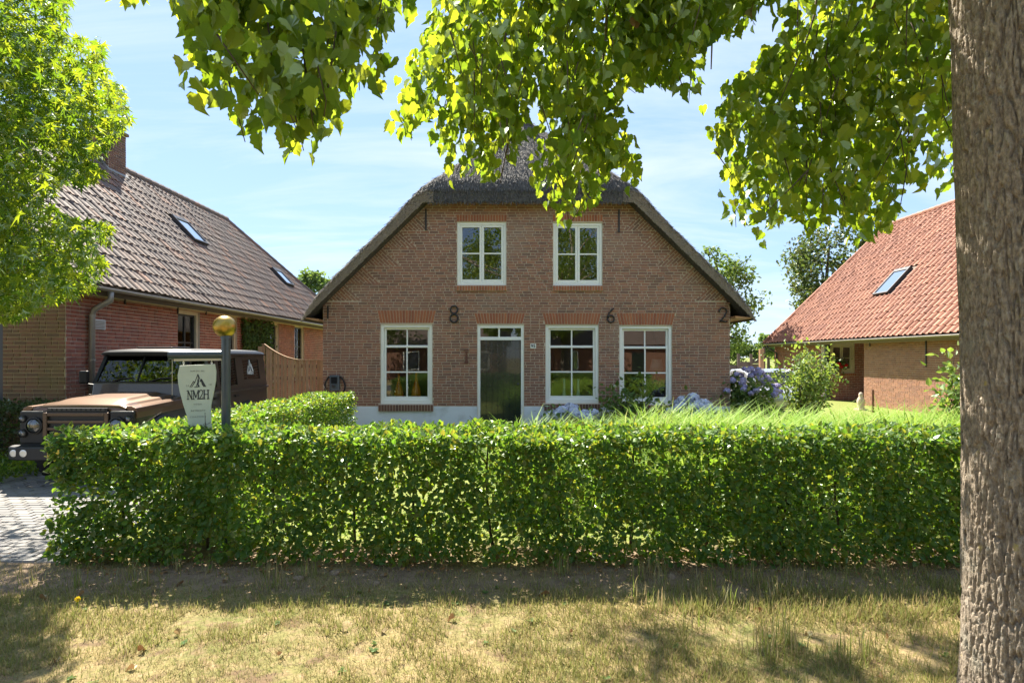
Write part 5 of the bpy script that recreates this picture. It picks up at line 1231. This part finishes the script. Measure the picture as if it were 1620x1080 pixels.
# leaf litter under the hedge
n = 1500; P = np.stack([RNG.uniform(-3.9,5,n), 4.75+np.abs(RNG.normal(0,.45,n)), RNG.uniform(.008,.03,n)], 1)
lo_ = foliage(None, M['dry_leaf'], P, rdir(n)*np.array([1,1,.25]), rdir(n,2.2), RNG.uniform(.025,.055,n), SIMPLE, name='leaf_litter'); tag(lo_, 'brown leaf litter scattered under the long hedge', 'leaf litter', kind='stuff')
# clods of soil along the hedge foot
for i in range(9):
    x = random.uniform(-3.2, 3.4); y = random.uniform(4.5, 4.92); r = random.uniform(.02, .05); q = MB(); n1_, n2_ = 6, 8; vs = []
    prof = [(max(.001, r*math.sin(math.pi*k/n1_)), -r*.55*math.cos(math.pi*k/n1_)) for k in range(n1_+1)]
    q.lathe(prof, (x, y, gz(x,y)+r*.08), n2_)
    q.v = [(v[0]+.4*r*mnoise.noise((v[0]*30,v[1]*30,v[2]*30)), v[1]+.4*r*mnoise.noise((v[0]*30+5,v[1]*30,v[2]*30)), v[2]+.3*r*mnoise.noise((v[0]*30,v[1]*30+9,v[2]*30))) for v in q.v]
    o = q.build('soil_clod', pbr('soil', (.24,.175,.122), .95, bump=.5, bscale=60) if i == 0 else bpy.data.materials['soil'], None, smooth=True, org=(x,y,0)); tag(o, 'lump of grey-brown soil at the foot of the long hedge', 'soil clod', 'soil lumps under the hedge')
# dandelion
dl = empty('dandelion', tuple(at(122, 965, 4.12)), 'single yellow dandelion flower in the verge grass near the driveway', 'flower'); dl.location.z = 0
p = Vector((dl.location.x, dl.location.y, 0)); q = MB(); q.tube([p, p+Vector((.004,0,.07))], .003, 5); q.build('stem', M['maple_leaf'], dl)
n = 60; foliage(dl, M['yellow'], np.tile(tuple(p+Vector((.004,0,.07))), (n,1)), rdir(n,.5), rdir(n,.5), .022, SIMPLE, name='petals')

# ------------------------------------------------------------------ ornamental grass behind the hedge
og = []
clumps = []
for i in range(190):
    y = random.uniform(6.6, 11.2); px = random.uniform(800, 1560); 
    if px < 1040 and y < 8.4 and random.random() < .6: y += 1.9
    x = (px-HX)*y/FPX; zt = EYE-((666 if px < 1010 else 648)-HY)*y/FPX
    h = min(1.15, max(.5, zt+random.uniform(-.06,.14))); clumps.append((x, y, h))
gg = 'clumps of ornamental grass'
for ci, (x, y, h) in enumerate(clumps):
    m = 170; a = RNG.uniform(0, 6.28, m); lean = RNG.uniform(.1, 1.0, m)
    og.append((np.stack([x+RNG.normal(0,.09,m), y+RNG.normal(0,.09,m), np.zeros(m)], 1), np.stack([np.cos(a)*lean-.12, np.sin(a)*lean, np.ones(m)], 1), np.stack([-np.cos(a), -np.sin(a), np.ones(m)*.4], 1), h*RNG.uniform(.7,1.15,m)))
P, D, Nn, hs = [np.concatenate(x) for x in zip(*og)]
oo = foliage(None, M['pampas'], P, D, Nn, hs, ([(-.008,0,0),(.008,0,0),(-.008,.45,-.06),(.008,.45,-.06),(-.006,.8,-.24),(.006,.8,-.24),(0,1,-.52)],[(0,1,3,2),(2,3,5,4),(4,5,6)]), name='ornamental_grass')
tag(oo, 'bright green arching ornamental grass behind the long hedge', 'grass', kind='stuff')

# ------------------------------------------------------------------ shrubs and flowers
def shrub(name, label, c, rx, ry, h, nleaf, size, mat='shrub_leaf', nst=7, cat='shrub', grp=None, tpl=OVATE, zlow=.1, open_=.0, clump=.16):
    x, y = c; root = empty(name, (x, y, 0), label, cat, grp); tips = []
    for i in range(nst):
        a = random.uniform(0, 6.28); r = random.uniform(.3, 1)**.6; e_ = Vector((x+math.cos(a)*rx*r*.85, y+math.sin(a)*ry*r*.85, h*(1-.45*r*r)*random.uniform(.75,1.02)))
        q = MB(); pts = stem_tube(q, (x+random.uniform(-.06,.06), y+random.uniform(-.06,.06), 0), e_, .013*h+.002, .003, .12, 7); 
        for p in pts[2:]: tips.append(p)
        for k in range(4):
            p = pts[random.randint(2, 6)]; e2 = p+Vector((random.uniform(-.5,.5)*rx, random.uniform(-.5,.5)*ry, random.uniform(.0,.28)*h)); pp = stem_tube(q, p, e2, .005, .002, .1, 4, 5); tips += pp[1:]
        q.build('stem', M['bark_twig'], root, smooth=True)
    T = np.array([tuple(t) for t in tips]); idx = RNG.integers(0, len(T), nleaf); P = T[idx]+RNG.normal(0, clump, (nleaf,3))*np.array([1,1,.8])*min(1, h)
    P = P[P[:,2] > zlow]; m = len(P); foliage(root, M[mat], P, rdir(m,.15), rdir(m,.8), RNG.uniform(.6,1.2,m)*size, tpl)
    return root, T
def bloom(root, p, r, mat, seed):
    n = 110; d = rdir(n); P = np.array(tuple(p))+d*np.array([r,r,r*.78])*RNG.uniform(.88,1.05,(n,1)); t = np.cross(d, rdir(n))
    o = foliage(root, M[mat], P, t, d+RNG.normal(0,.25,(n,3)), r*.48, PETAL, name='flower_head'); del o['kind']
def hydrangea(label, c, rx, ry, h, heads, mat, r=.085, nleaf=500):
    root, T = shrub('hydrangea', label, c, rx, ry, h*.92, nleaf, .12, nst=8, cat='hydrangea', zlow=.05)
    for i in range(heads):
        a = random.uniform(0, 6.28); rr = random.random()**.5; z = h*(1-.38*rr*rr)*random.uniform(.85,1.0)
        bloom(root, (c[0]+math.cos(a)*rx*rr, c[1]+math.sin(a)*ry*rr-.05, z), r*random.uniform(.8,1.2), mat, i)
    return root
hydrangea('pale blue hydrangea in front of the window beside the door', ((905-HX)*13.2/FPX, 13.2), .72, .40, .72, 22, 'bloom_blue', .105)
hydrangea('pale blue hydrangea in front of the brick wall beyond the windows', ((1093-HX)*13.1/FPX, 13.1), .60, .40, .95, 22, 'bloom_blue', .11)
hydrangea('violet hydrangea at the corner of the thatched house', ((1185-HX)*14.4/FPX, 14.4), .75, .6, 1.62, 46, 'bloom_violet', .078, 2200)
shrub('shrub', 'fresh green leafy shrub in front of the window furthest from the door', ((1000-HX)*13.4/FPX, 13.4), .62, .35, 1.32, 700, .13, nst=8)
shrub('shrub', 'tall airy yellow-green shrub between the two houses', ((1275-HX)*15.0/FPX, 15.0), .88, .7, 2.25, 2600, .11, nst=16, clump=.13)
shrub('shrub', 'bright large-leaved shrub standing close to the tree trunk', ((1512-HX)*10.5/FPX, 10.5), .42, .4, 1.95, 420, .15, nst=6, clump=.12)
shrub('shrub', 'thin dark shrub between two ground floor windows', ((952-HX)*13.7/FPX, 13.7), .25, .2, 1.0, 90, .10, nst=4)
# climbing ivy on the farmhouse wall
iv = empty('ivy', (XL+.1, (LYp(380)+LYp(423))/2, 0), 'green ivy climbing the farmhouse side wall below the gutter', 'ivy')
n = 3800; Yv = RNG.uniform(LYp(379), LYp(424), n); Zv = RNG.uniform(.1, 3.0, n)+.1*np.sin(Yv*6); P = np.stack([XL+.03+np.abs(RNG.normal(0,.10,n)), Yv, Zv], 1)
foliage(iv, M['far_leaf'], P, rdir(n)*np.array([.4,1,1])-np.array([0,0,.5]), rdir(n)*.6+np.array([1.,-.3,.4]), RNG.uniform(.08,.14,n), OVATE)
for i in range(7):
    q = MB(); y = LYp(380)+(LYp(423)-LYp(380))*(i+.5)/7; stem_tube(q, (XL+.03, y, 0), (XL+.03, y+random.uniform(-.2,.2), 2.8), .02, .006, .05, 8); q.build('stem', M['bark_twig'], iv)

# ------------------------------------------------------------------ trees
def make_tree(name, label, base, h, crown_c, crown_r, nleaf, size, mat, tr=.2, tpl=OVATE, nl=9, grp=None, clumps=60, cr=.32, seed=1, lean=(0,0)):
    random.seed(seed); root = empty(name, base, label, 'tree', grp); bx, by, bz = base; c = Vector(crown_c); R = Vector(crown_r)
    q = MB(); top = Vector((bx+lean[0], by+lean[1], c.z+R.z*.4)); tp = stem_tube(q, (bx, by, -.1), top, tr, tr*.25, .03, 10, 10); q.build('trunk', M['bark_twig'], root, smooth=True)
    cl = []
    for i in range(clumps):
        d = Vector((random.gauss(0,1), random.gauss(0,1), random.gauss(0,1))).normalized(); rr = random.uniform(.35, 1)**.55
        cl.append(Vector((c.x+d.x*R.x*rr, c.y+d.y*R.y*rr, c.z+d.z*R.z*rr)))
    for i in range(nl):
        q = MB(); e_ = cl[i*len(cl)//nl]; s0 = tp[random.randint(4, 8)]; stem_tube(q, s0, e_, tr*.3, .02, .12, 7, 7); q.build('limb', M['bark_twig'], root, smooth=True)
    C = np.array([tuple(v) for v in cl]); idx = RNG.integers(0, len(C), nleaf); rad = cr*float(min(R))*RNG.uniform(.6,1.3,len(C))
    d = rdir(nleaf); P = C[idx]+d*(rad[idx]*RNG.random(nleaf)**.45)[:,None]*np.array([1.15,1.15,.8])
    P = P[P[:,2] > .4]; m = len(P)
    foliage(root, M[mat], P, rdir(m,-.3), rdir(m,.9), RNG.uniform(.7,1.25,m)*size, tpl, name='crown'); return root
def bgtree(label, px, py, Y, rpx, rpy, nleaf, mat='far_leaf', size=None, seed=3, clumps=55, grp='trees behind the houses', cr=.32):
    c = at(px, py, Y); rx, rz = rpx*Y/FPX, rpy*Y/FPX
    make_tree('tree', label, (c.x, Y, 0), 0, c, (rx, rx*.9, rz), nleaf, size or 6.5*Y/FPX, mat, tr=.18+rx*.03, tpl=SIMPLE, clumps=clumps, grp=grp, seed=seed, cr=cr)
bgtree('leafy tree rising behind the thatched eave beside the hydrangeas', 1128, 490, 30, 66, 100, 5200, seed=5, clumps=80, cr=.30)
bgtree('dark bushy tree behind the gable end of the terracotta roof', 1312, 425, 38, 66, 86, 7000, 'dark_leaf', seed=8, clumps=80, cr=.36)
bgtree('round green tree between the farmhouse and the thatched house', 492, 462, 42, 34, 32, 2600, seed=9)
bgtree('small pale tree beyond the wooden garden fence', 1216, 545, 60, 16, 16, 900, seed=12, clumps=24)
ftl = []
for i in range(36):                                    # wood on the horizon: one mass
    px = 1140+i*5+random.uniform(-3,3); c = at(px, 556+random.uniform(-4,5), 150); m = 160
    ftl.append(np.array(tuple(c))+rdir(m)*np.array([2.2,2.2,1.6])*RNG.random((m,1))**.4)
P = np.concatenate(ftl); ft = foliage(None, M['far_leaf'], P, rdir(len(P)), rdir(len(P),.8), .95, SIMPLE, name='treeline'); tag(ft, 'hazy far line of trees on the horizon', 'trees', kind='stuff')

# sweetgum at the left edge of the view
def outline_leaves(poly, n, ycen, yr, marg=0, clump=None, extra=None):
    """leaf positions whose sight line falls inside an outline, each at its own distance; grown in clumps"""
    poly = np.array(poly, float); x0, y0 = poly.min(0); x1, y1 = poly.max(0); got = []
    tot = 0
    while tot < n:
        m = 4000; px = RNG.uniform(x0, x1, m); py = RNG.uniform(y0, y1, m); k = inpoly(px, py, poly); px, py = px[k], py[k]
        Y = ycen+RNG.normal(0, yr, len(px))
        P = np.stack([(px-HX)*Y/FPX, Y, EYE-(py-HY)*Y/FPX], 1)
        if clump:
            g = np.array([mnoise.noise((p[0]*clump, p[1]*clump, p[2]*clump)) for p in P]); P = P[(g > -.12) | (RNG.random(len(P)) < .25)]
        got.append(P); tot += len(P)
    return np.concatenate(got)[:n]
sgp = [(-320,-120),(100,-60),(111,0),(109,28),(97,46),(120,52),(162,60),(164,84),(172,116),(194,140),(206,190),(178,218),(157,250),(164,273),(139,289),(100,284),(86,298),(72,318),(108,338),(178,352),(172,377),(152,389),(172,412),(146,452),(132,460),(69,480),(37,497),(0,505),(-120,480),(-320,420)]
lt = empty('tree', (-8.6, 6.9, 0), 'bright green star-leaved tree reaching in over the farmhouse gable', 'tree')
q = MB(); tp = stem_tube(q, (-8.6, 6.9, -.1), (-7.6, 6.6, 6.5), .17, .05, .03, 10, 12); q.build('trunk', M['bark_twig'], lt, smooth=True)
P = outline_leaves(sgp, 21000, 6.7, .75, clump=1.5); n = len(P)
for i in range(26):
    e_ = Vector(P[RNG.integers(0, n)]); q = MB(); stem_tube(q, tp[random.randint(3, 9)], e_, .025, .005, .1, 8, 6); q.build('limb', M['bark_twig'], lt, smooth=True)
D = rdir(n)*.7+np.array([0,0,-.75]); foliage(lt, M['maple_leaf'], P, D, rdir(n)*.7+np.array([0,0,.8]), RNG.uniform(.10,.15,n), STAR, name='crown', nind=300, key=lambda P_, px, py: (px > 10)*(1/np.maximum(P_[:,1],1)))
n = 2500; C = np.array([-8.2, 6.2, 6.8]); P = C+rdir(n)*np.array([2.0,1.6,1.8])*RNG.random((n,1))**.4; px, py = HX+FPX*P[:,0]/P[:,1], HY-FPX*(P[:,2]-EYE)/P[:,1]; P = P[(px < -20) | (py < -25)]; n = len(P)
foliage(lt, M['maple_leaf'], P, rdir(n,-.4), rdir(n,.8), RNG.uniform(.1,.16,n), STAR, name='upper_crown')

# ------------------------------------------------------------------ big lime tree on the verge
def bark_mat():
    m, N = mnew('bark')
    n1 = noisef(N, 4.5, 6); n2 = noisef(N, 60, 7, (1,1,.45), .65); n3 = noisef(N, 13, 6, (1,1,.7)); n4 = noisef(N, 120, 5, (1,1,.6))
    c = mixc_(N, sharpen(N, n2, .34, .66), (.15,.118,.088), (.43,.355,.275))
    c = mixc_(N, sharpen(N, n4, .52, .72), c, (.20,.165,.13))
    c = mixc_(N, sharpen(N, noisef(N, 26, 5, (1,1,.6)), .60, .70), c, (.40,.36,.30)); c = mixc_(N, sharpen(N, n3, .66, .73), c, (.36,.29,.10)); c = mixc_(N, sharpen(N, n1, .58, .76), c, (.24,.225,.18))
    b = N('ShaderNodeBsdfPrincipled', {'Base Color': c, 'Roughness': .92, 'Specular IOR Level': .2})
    h2 = N('ShaderNodeMath', {0: n4, 1: n2}, operation='ADD')
    bn = N('ShaderNodeBump', {'Strength': .8, 'Distance': .012, 'Height': h2.outputs[0]}); b.id_data.links.new(bn.outputs[0], b.inputs['Normal'])
    N('ShaderNodeOutputMaterial', {'Surface': b.outputs[0]}); return m
M['bark'] = bark_mat()
random.seed(21)
TB = Vector((2.555, 2.72, 0))
bt = empty('tree', TB, 'big lime tree with rough grey-brown trunk standing on the verge', 'tree')
na, nz = 400, 800; vs = []
for j in range(nz+1):
    z = -.05+4.9*j/nz; r0 = .292-.012*z+.05*math.exp(-max(z,0)/.3)+.02*max(0, z-3.4); cx, cy = TB.x-.032*z, TB.y+.01*z
    for i in range(na):
        th = 2*math.pi*i/na; x, y = math.cos(th), math.sin(th)
        wx, wy, wz = .35*mnoise.noise((x*2.2,y*2.2,z*1.6)), .35*mnoise.noise((x*2.2+7,y*2.2,z*1.6)), .5*mnoise.noise((x*2,y*2,z*1.3+5))
        f1 = min(abs(mnoise.noise((x*12+wx*1.5, y*12+wy*1.5, z*5.0+wz))), .13)/.13
        f2 = min(abs(mnoise.noise((x*22+wx*2, y*22+wy*2, z*15+wz*2))), .18)/.18
        r = r0*(1+.05*mnoise.noise((x*1.2, y*1.2, z*.7)))+.019*f1+.008*f2*(.4+.6*f1)+.005*mnoise.noise((x*6,y*6,z*4))-.02
        vs.append((cx+x*r, cy+y*r, z))
q = MB(); q.add(vs, [(j*na+i, j*na+(i+1) % na, (j+1)*na+(i+1) % na, (j+1)*na+i) for j in range(nz) for i in range(na)]); q.build('trunk', M['bark'], bt, smooth=True, fix=False)
top = Vector((TB.x-.1, TB.y+.05, 4.75))
limb_ends = [(-1.3,2.3,4.45),(-.4,2.9,5.2),(.6,3.2,5.4),(2.2,3.6,5.6),(3.3,3.4,5.8),(-2.6,1.8,6.6),(4.6,1.2,6.2),(2.3,-1.6,6.2),(0.2,-.8,6.4),(-3.2,-.4,7.4),(1.2,-.6,8.2),(4.2,-1.0,7.4),(-1.3,8.8,8.0),(2.4,1.4,9.2),(-1.0,.4,8.6),(4.4,.2,8.4)]
limbs = []
for e_ in limb_ends:
    q = MB(); limbs.append(stem_tube(q, top+Vector((0,0,random.uniform(-.35,.25))), e_, .085, .022, .10, 12, 8)); q.build('limb', M['bark'], bt, smooth=True)
def polyA(): return [(285,-50),(288,50),(305,80),(296,120),(310,175),(335,187),(352,195),(376,240),(392,236),(402,215),(425,225),(470,262),(490,258),(500,215),(530,207),(545,150),(585,140),(600,165),(612,150),(605,118),(634,112),(622,85),(612,60),(624,45),(650,20),(655,-50)]
polyA0 = [(155,-40),(165,12),(205,16),(250,5),(276,27),(302,15),(290,-40)]
polyB = [(700,-50),(690,20),(668,70),(640,92),(652,130),(640,160),(612,190),(618,248),(640,232),(662,200),(692,215),(705,238),(700,278),(735,312),(748,284),(772,288),(799,300),(803,265),(816,240),(832,205),(838,165),(850,165),(862,200),(852,260),(838,282),(842,342),(850,350),(866,337),(880,347),(893,378),(906,372),(916,342),(945,322),(952,292),(975,272),(985,292),(1000,322),(1017,312),(1013,260),(1005,237),(975,217),(990,182),(1010,162),(1030,142),(1060,150),(1082,175),(1072,196),(1108,192),(1120,185),(1112,150),(1104,110),(1130,64),(1196,50),(1185,-50)]
polyD = [(1248,-50),(1242,60),(1212,95),(1200,110),(1148,150),(1140,180),(1122,215),(1130,252),(1147,262),(1156,290),(1146,342),(1166,346),(1160,380),(1190,382),(1226,397),(1242,390),(1240,352),(1262,342),(1265,382),(1292,376),(1302,362),(1336,362),(1350,402),(1372,396),(1386,372),(1412,376),(1428,352),(1412,312),(1440,287),(1472,312),(1482,292),(1452,262),(1446,216),(1470,150),(1466,240),(1476,250),(1482,322),(1502,332),(1530,282),(1530,-50)]
polyC = [(960,-50),(975,110),(1000,150),(1030,140),(1060,148),(1085,120),(1104,108),(1130,64),(1196,50),(1190,-50)]
polyE = [(1180,-50),(1188,38),(1215,30),(1236,18),(1262,44),(1262,-50)]
parts_ = []
def hang(poly, ntw, per, ycen, yr, size, spread, seed):
    """drooping twigs: each ends inside the outline and carries leaves along its last stretch"""
    E = outline_leaves(poly, ntw, ycen, yr, clump=None); out_ = []; q = MB()
    pa = np.array(poly, float)
    for i, e_ in enumerate(E):
        e_ = Vector(e_); s0 = e_+Vector((random.gauss(0,.14), random.gauss(0,.10), random.uniform(.25,.55))); mid = e_.lerp(s0, .5)+Vector((random.gauss(0,.05), random.gauss(0,.05), .05))
        pts = [s0, mid, e_]; 
        mq, eq = to_px(mid), to_px(s0.lerp(e_, .3))
        if i % 3 == 0 and inpoly(np.array([mq[0], eq[0]]), np.array([mq[1], eq[1]]), pa).all(): q.tube([mid, e_], [.004,.0018], 5)
        for k in range(per):
            t = random.random(); p = s0.lerp(mid, t*2) if t < .5 else mid.lerp(e_, t*2-1)
            out_.append(tuple(p+Vector((random.gauss(0,spread), random.gauss(0,spread), random.gauss(0,spread*.7)-.02))))
    P = np.array(out_); px, py = HX+FPX*P[:,0]/P[:,1], HY-FPX*(P[:,2]+-.05-EYE)/P[:,1]; j = 7
    g = np.array([mnoise.noise((p[0]*3.6, p[1]*3.6, p[2]*2.6)) for p in P]); P = P[(g > -.16) | (RNG.random(len(P)) < (.9 if ycen < 3 else .5))]; px, py = HX+FPX*P[:,0]/P[:,1], HY-FPX*(P[:,2]+-.05-EYE)/P[:,1]
    ok = inpoly(px+RNG.normal(0,j,len(px)), py+RNG.normal(0,j,len(px)), pa) | (py < -20); P = P[ok & (P[:,1] > 1.2)]
    parts_.append((P, RNG.uniform(.78,1.18,len(P))*size)); return q
tw_ = MB()
for (poly, ntw, per, yc, yr, size, spr, sd) in ((polyA(), 165, 9, 2.35, .20, .072, .05, 1), (polyA0, 14, 7, 2.3, .1, .078, .04, 2), (polyB, 560, 9, 3.6, .34, .074, .06, 3), (polyD, 620, 9, 3.95, .38, .078, .07, 4), (polyC, 150, 9, 3.7, .3, .076, .06, 5), (polyE, 34, 8, 3.8, .2, .076, .05, 6)):
    qq = hang(poly, ntw, per, yc, yr, size, spr, sd)
    b0 = len(tw_.v); tw_.v += qq.v; tw_.f += [[b0+i for i in f] for f in qq.f]; tw_.r += qq.r
o = tw_.build('twigs', M['bark_twig'], bt, smooth=True, fix=False); o['kind'] = 'stuff'
# visible branches dropping into the hanging foliage
for (x0,y0,Y0_,x1,y1,Y1_) in ((420,-60,2.4,460,110,2.35),(560,-60,2.4,540,60,2.35),(800,-70,3.6,715,110,3.5),(880,-70,3.6,790,90,3.5),(960,-60,3.6,930,250,3.5),(1130,-50,3.7,1125,110,3.7),(1280,-60,4.0,1255,110,3.9),(1400,-60,4.0,1330,230,3.9),(1440,-60,4.0,1400,180,3.9),(1255,100,3.9,1190,120,3.9)):
    q = MB(); stem_tube(q, at(x0,y0,Y0_), at(x1,y1,Y1_), .012, .004, .08, 8, 6); q.build('branch', M['bark'], bt, smooth=True)
P = np.concatenate([p for p, s in parts_]); S_ = np.concatenate([s for p, s in parts_]); n = len(P)
D = rdir(n)*.62+np.array([0,0,-.95]); Nn = rdir(n)*np.array([1,1,.55])+np.array([0,.15,.35])
foliage(bt, M['tree_leaf'], P, D, Nn, S_, LIME, name='hanging_foliage', nind=300)
# a few leaves already turned brown
n = 26; i_ = RNG.choice(len(P), n); foliage(bt, M['dry_leaf'], P[i_]+RNG.normal(0,.02,(n,3)), D[i_], Nn[i_], S_[i_]*.9, LIME, name='dry_leaves')
# crown above the view
C = []
random.seed(5)
for lp in limbs:
    for p in lp[4:]:
        for k in range(5): C.append(p+Vector((random.gauss(0,.75), random.gauss(0,.75), random.gauss(.25,.5))))
C = np.array([tuple(c) for c in C]); n = 7500; P = C[RNG.integers(0, len(C), n)]+RNG.normal(0,.30,(n,3))
yy = np.maximum(P[:,1], .2); px, py = HX+FPX*P[:,0]/yy, HY-FPX*(P[:,2]-EYE)/yy
inside = (P[:,1] > .2) & (py > -25) & (px > -80) & (px < 1700); P = P[~inside & (P[:,2] > 3.2)]; n = len(P)
Q = np.stack([RNG.uniform(-2.4,.3,1000), 8.8+RNG.normal(0,.35,1000), 8.05+RNG.normal(0,.25,1000)], 1)
g = np.array([mnoise.noise((p[0]*2.2, p[1]*2.2, p[2]*2.2)) for p in Q]); Q = Q[(g > -.05) & (HY-FPX*(Q[:,2]-EYE)/Q[:,1] < -20)]
P = np.concatenate([P, Q]); n = len(P)
foliage(bt, M['tree_leaf'], P, rdir(n,-.9), rdir(n,.6), RNG.uniform(.10,.15,n), OVATE, name='crown')
# ================================================================== small things about the gardens
gf = empty('garden_fence', ((1178-HX)*21/FPX, 21, 0), 'weathered dark plank fence at the back beside the thatched house', 'fence')
for k in range(3):
    for j in range(7):
        xa, xb = (1148+k*20-HX)*21/FPX, (1148+(k+1)*20-HX)*21/FPX; z = .15+j*.2; dz = .12*k
        q = MB(); q.box(xa+.01, xb-.01, 21, 21.03, z+dz, z+.185+dz, random.random()); q.build('plank', M['old_wood'], gf)
for k in range(4):
    xa = (1148+k*20-HX)*21/FPX; q = MB(); q.box(xa-.05, xa+.05, 20.96, 20.998, 0, 1.95+(.25 if k == 3 else 0)); q.build('post', M['old_wood'], gf)
gp = (1206-HX)*20/FPX; q = MB(); q.box(gp-.07, gp+.07, 20, 20.14, 0, 2.12); o = q.build('garden_post', M['plank'], None, bevel=.01, org=(gp,20,0)); tag(o, 'square light wooden post beyond the violet hydrangea', 'post')
# a pale parked car glimpsed behind the hydrangea
wc = empty('parked_car', (8.2, 18.4, 0), 'pale silver car parked behind the violet hydrangea', 'car')
M['silver'] = pbr('silver_paint', (.42,.44,.48), .25, metal=.3, coat=.8)
prof = [(-2.0,.35),(-2.05,.62),(-1.9,.82),(-1.0,.95),(-.35,1.38),(.2,1.45),(.9,1.42),(1.6,1.02),(2.0,.92),(2.05,.4)]
q = MB(); q.prism([(8.2-.8,18.4+y,z) for y,z in prof], [(8.2+.8,18.4+y,z) for y,z in prof]); q.build('body', M['silver'], wc, bevel=.08, seg=3)
q = MB(); q.prism([(8.2-.66,18.4-.99,.985),(8.2+.66,18.4-.99,.985),(8.2+.62,18.4-.42,1.35),(8.2-.62,18.4-.42,1.35)],[(8.2-.66,18.4-.97,.97),(8.2+.66,18.4-.97,.97),(8.2+.62,18.4-.40,1.33),(8.2-.62,18.4-.40,1.33)]); q.build('windscreen', M['black_gloss'], wc)
for s in (-1, 1):
    for yc in (-1.25, 1.25): q = MB(); q.lathe([(.2,-.1),(.31,-.1),(.33,0),(.31,.1),(.2,.1)], (8.2+s*.74,18.4+yc,.33), 24, (1,0,0)); q.build('wheel', M['rubber'], wc)
    q = MB(); q.lathe([(.09,0),(.08,.04)], (8.2+s*.58,18.4-1.98,.70), 16, (0,-1,0)); q.build('headlight', M['chrome'], wc)
# statue by the recess, iron stake, geranium pot
sp_ = at(1362, 655, 19.6); sp_.z = 0; st = empty('garden_statue', sp_, 'small pale stone figure standing by the brick corner of the far house', 'statue')
q = MB(); q.lathe([(.13,0),(.14,.06),(.10,.10),(.12,.22),(.13,.32),(.09,.42),(.06,.47),(.075,.53),(.05,.60),(.005,.62)], sp_, 14); q.build('figure', M['mortar'], st, smooth=True)
q = MB(); q.box(sp_.x-.16, sp_.x+.16, sp_.y-.16, sp_.y+.16, 0, .05); q.build('base', M['mortar'], st)
ir = at(1381, 640, 18.8); q = MB(); q.tube([(ir.x, ir.y, 0), (ir.x, ir.y, .75)], .035, 8); o = q.build('iron_stake', M['rust'], None, org=(ir.x, ir.y, 0)); tag(o, 'short rusty stake in the grass before the brick wall', 'stake')
wx, wz = (rwin[0]+rwin[1])/2, rwin[2]+.02
gp_ = empty('flower_pot', (wx-.25, RYr-.18, wz), 'red geranium in a pot at the recessed window', 'flower pot')
q = MB(); q.lathe([(.08,0),(.11,.16),(.12,.17)], (wx-.25, RYr-.18, wz), 14); q.build('pot', M['tile_red'], gp_)
n = 260; P = np.array([wx-.25, RYr-.18, wz+.32])+RNG.normal(0,.15,(n,3)); foliage(gp_, M['far_leaf'], P, rdir(n), rdir(n,.8), .10, OVATE)
for dx_, dz_ in ((-.12,.18),(.18,.12),(-.02,.05)): bloom(gp_, (wx-.25+dx_, RYr-.38, wz+.2+dz_), .085, 'bloom_red', 0)
# ================================================================== across the street (seen only as reflections in the panes and door)
M['dull_tile'] = pbr('dull_brown_tile', (.115,.080,.066), .8, var=(.08,.06,.05), vscale=3)
M['asphalt'] = pbr('asphalt', (.055,.055,.056), .9, bump=.3, bscale=80)
q = MB(); q.box(-120, 120, -8.2, -2.6, -.05, .012); tag(q.build('road', M['asphalt']), 'asphalt village road behind the verge', kind='structure')
for nm, x, lab in (('opposite_house', -6.5, 'low brick house with long brown roof across the road'), ('opposite_house', 9.0, 'brick house with reddish roof across the road beside the trees')):
    r_ = empty(nm, (x, -18, 0), lab, 'house')
    q = MB(); q.box(x-6, x+6, -24, -17, 0, 2.9); q.build('wall', M['brick_sill'], r_)
    q = MB(); q.prism([(x-6.4,-16.6,2.8),(x-6.4,-24.4,2.8),(x-6.4,-20.5,6.6)], [(x+6.4,-16.6,2.8),(x+6.4,-24.4,2.8),(x+6.4,-20.5,6.6)]); q.build('roof', M['dull_tile'], r_)
    bpl = Plane((0,-17,0), (1,0,0), (0,1,0))
    for k in range(4):
        if k == 2: continue
        q = MB(); u = x-5+k*2.8; ringbox(q, bpl, u, u+1.3, .8, 2.3, .08, .005, .08); w_ = q.build('window', M['white'], r_); pane(w_, bpl, u+.08, u+1.22, .88, 2.22, .03, M['sky_glass'])
    q = MB(); fbox(q, bpl, x+.6, x+1.6, .02, 2.2, .005, .06); q.build('door', M['door'], r_)
make_tree('street_tree', 'tall broad tree across the road between the opposite houses', (1.0,-13.0,0), 0, (1.0,-13.0,8.6), (5.2,2.8,3.8), 12000, .26, 'tree_leaf', tr=.3, tpl=SIMPLE, seed=31, clumps=130)
make_tree('street_tree', 'broad tree across the road in front of the brown roofed house', (-9.5,-12.5,0), 0, (-9.5,-12.5,6.0), (2.6,2.6,2.6), 5200, .20, 'tree_leaf', tr=.25, tpl=SIMPLE, seed=32, clumps=70)
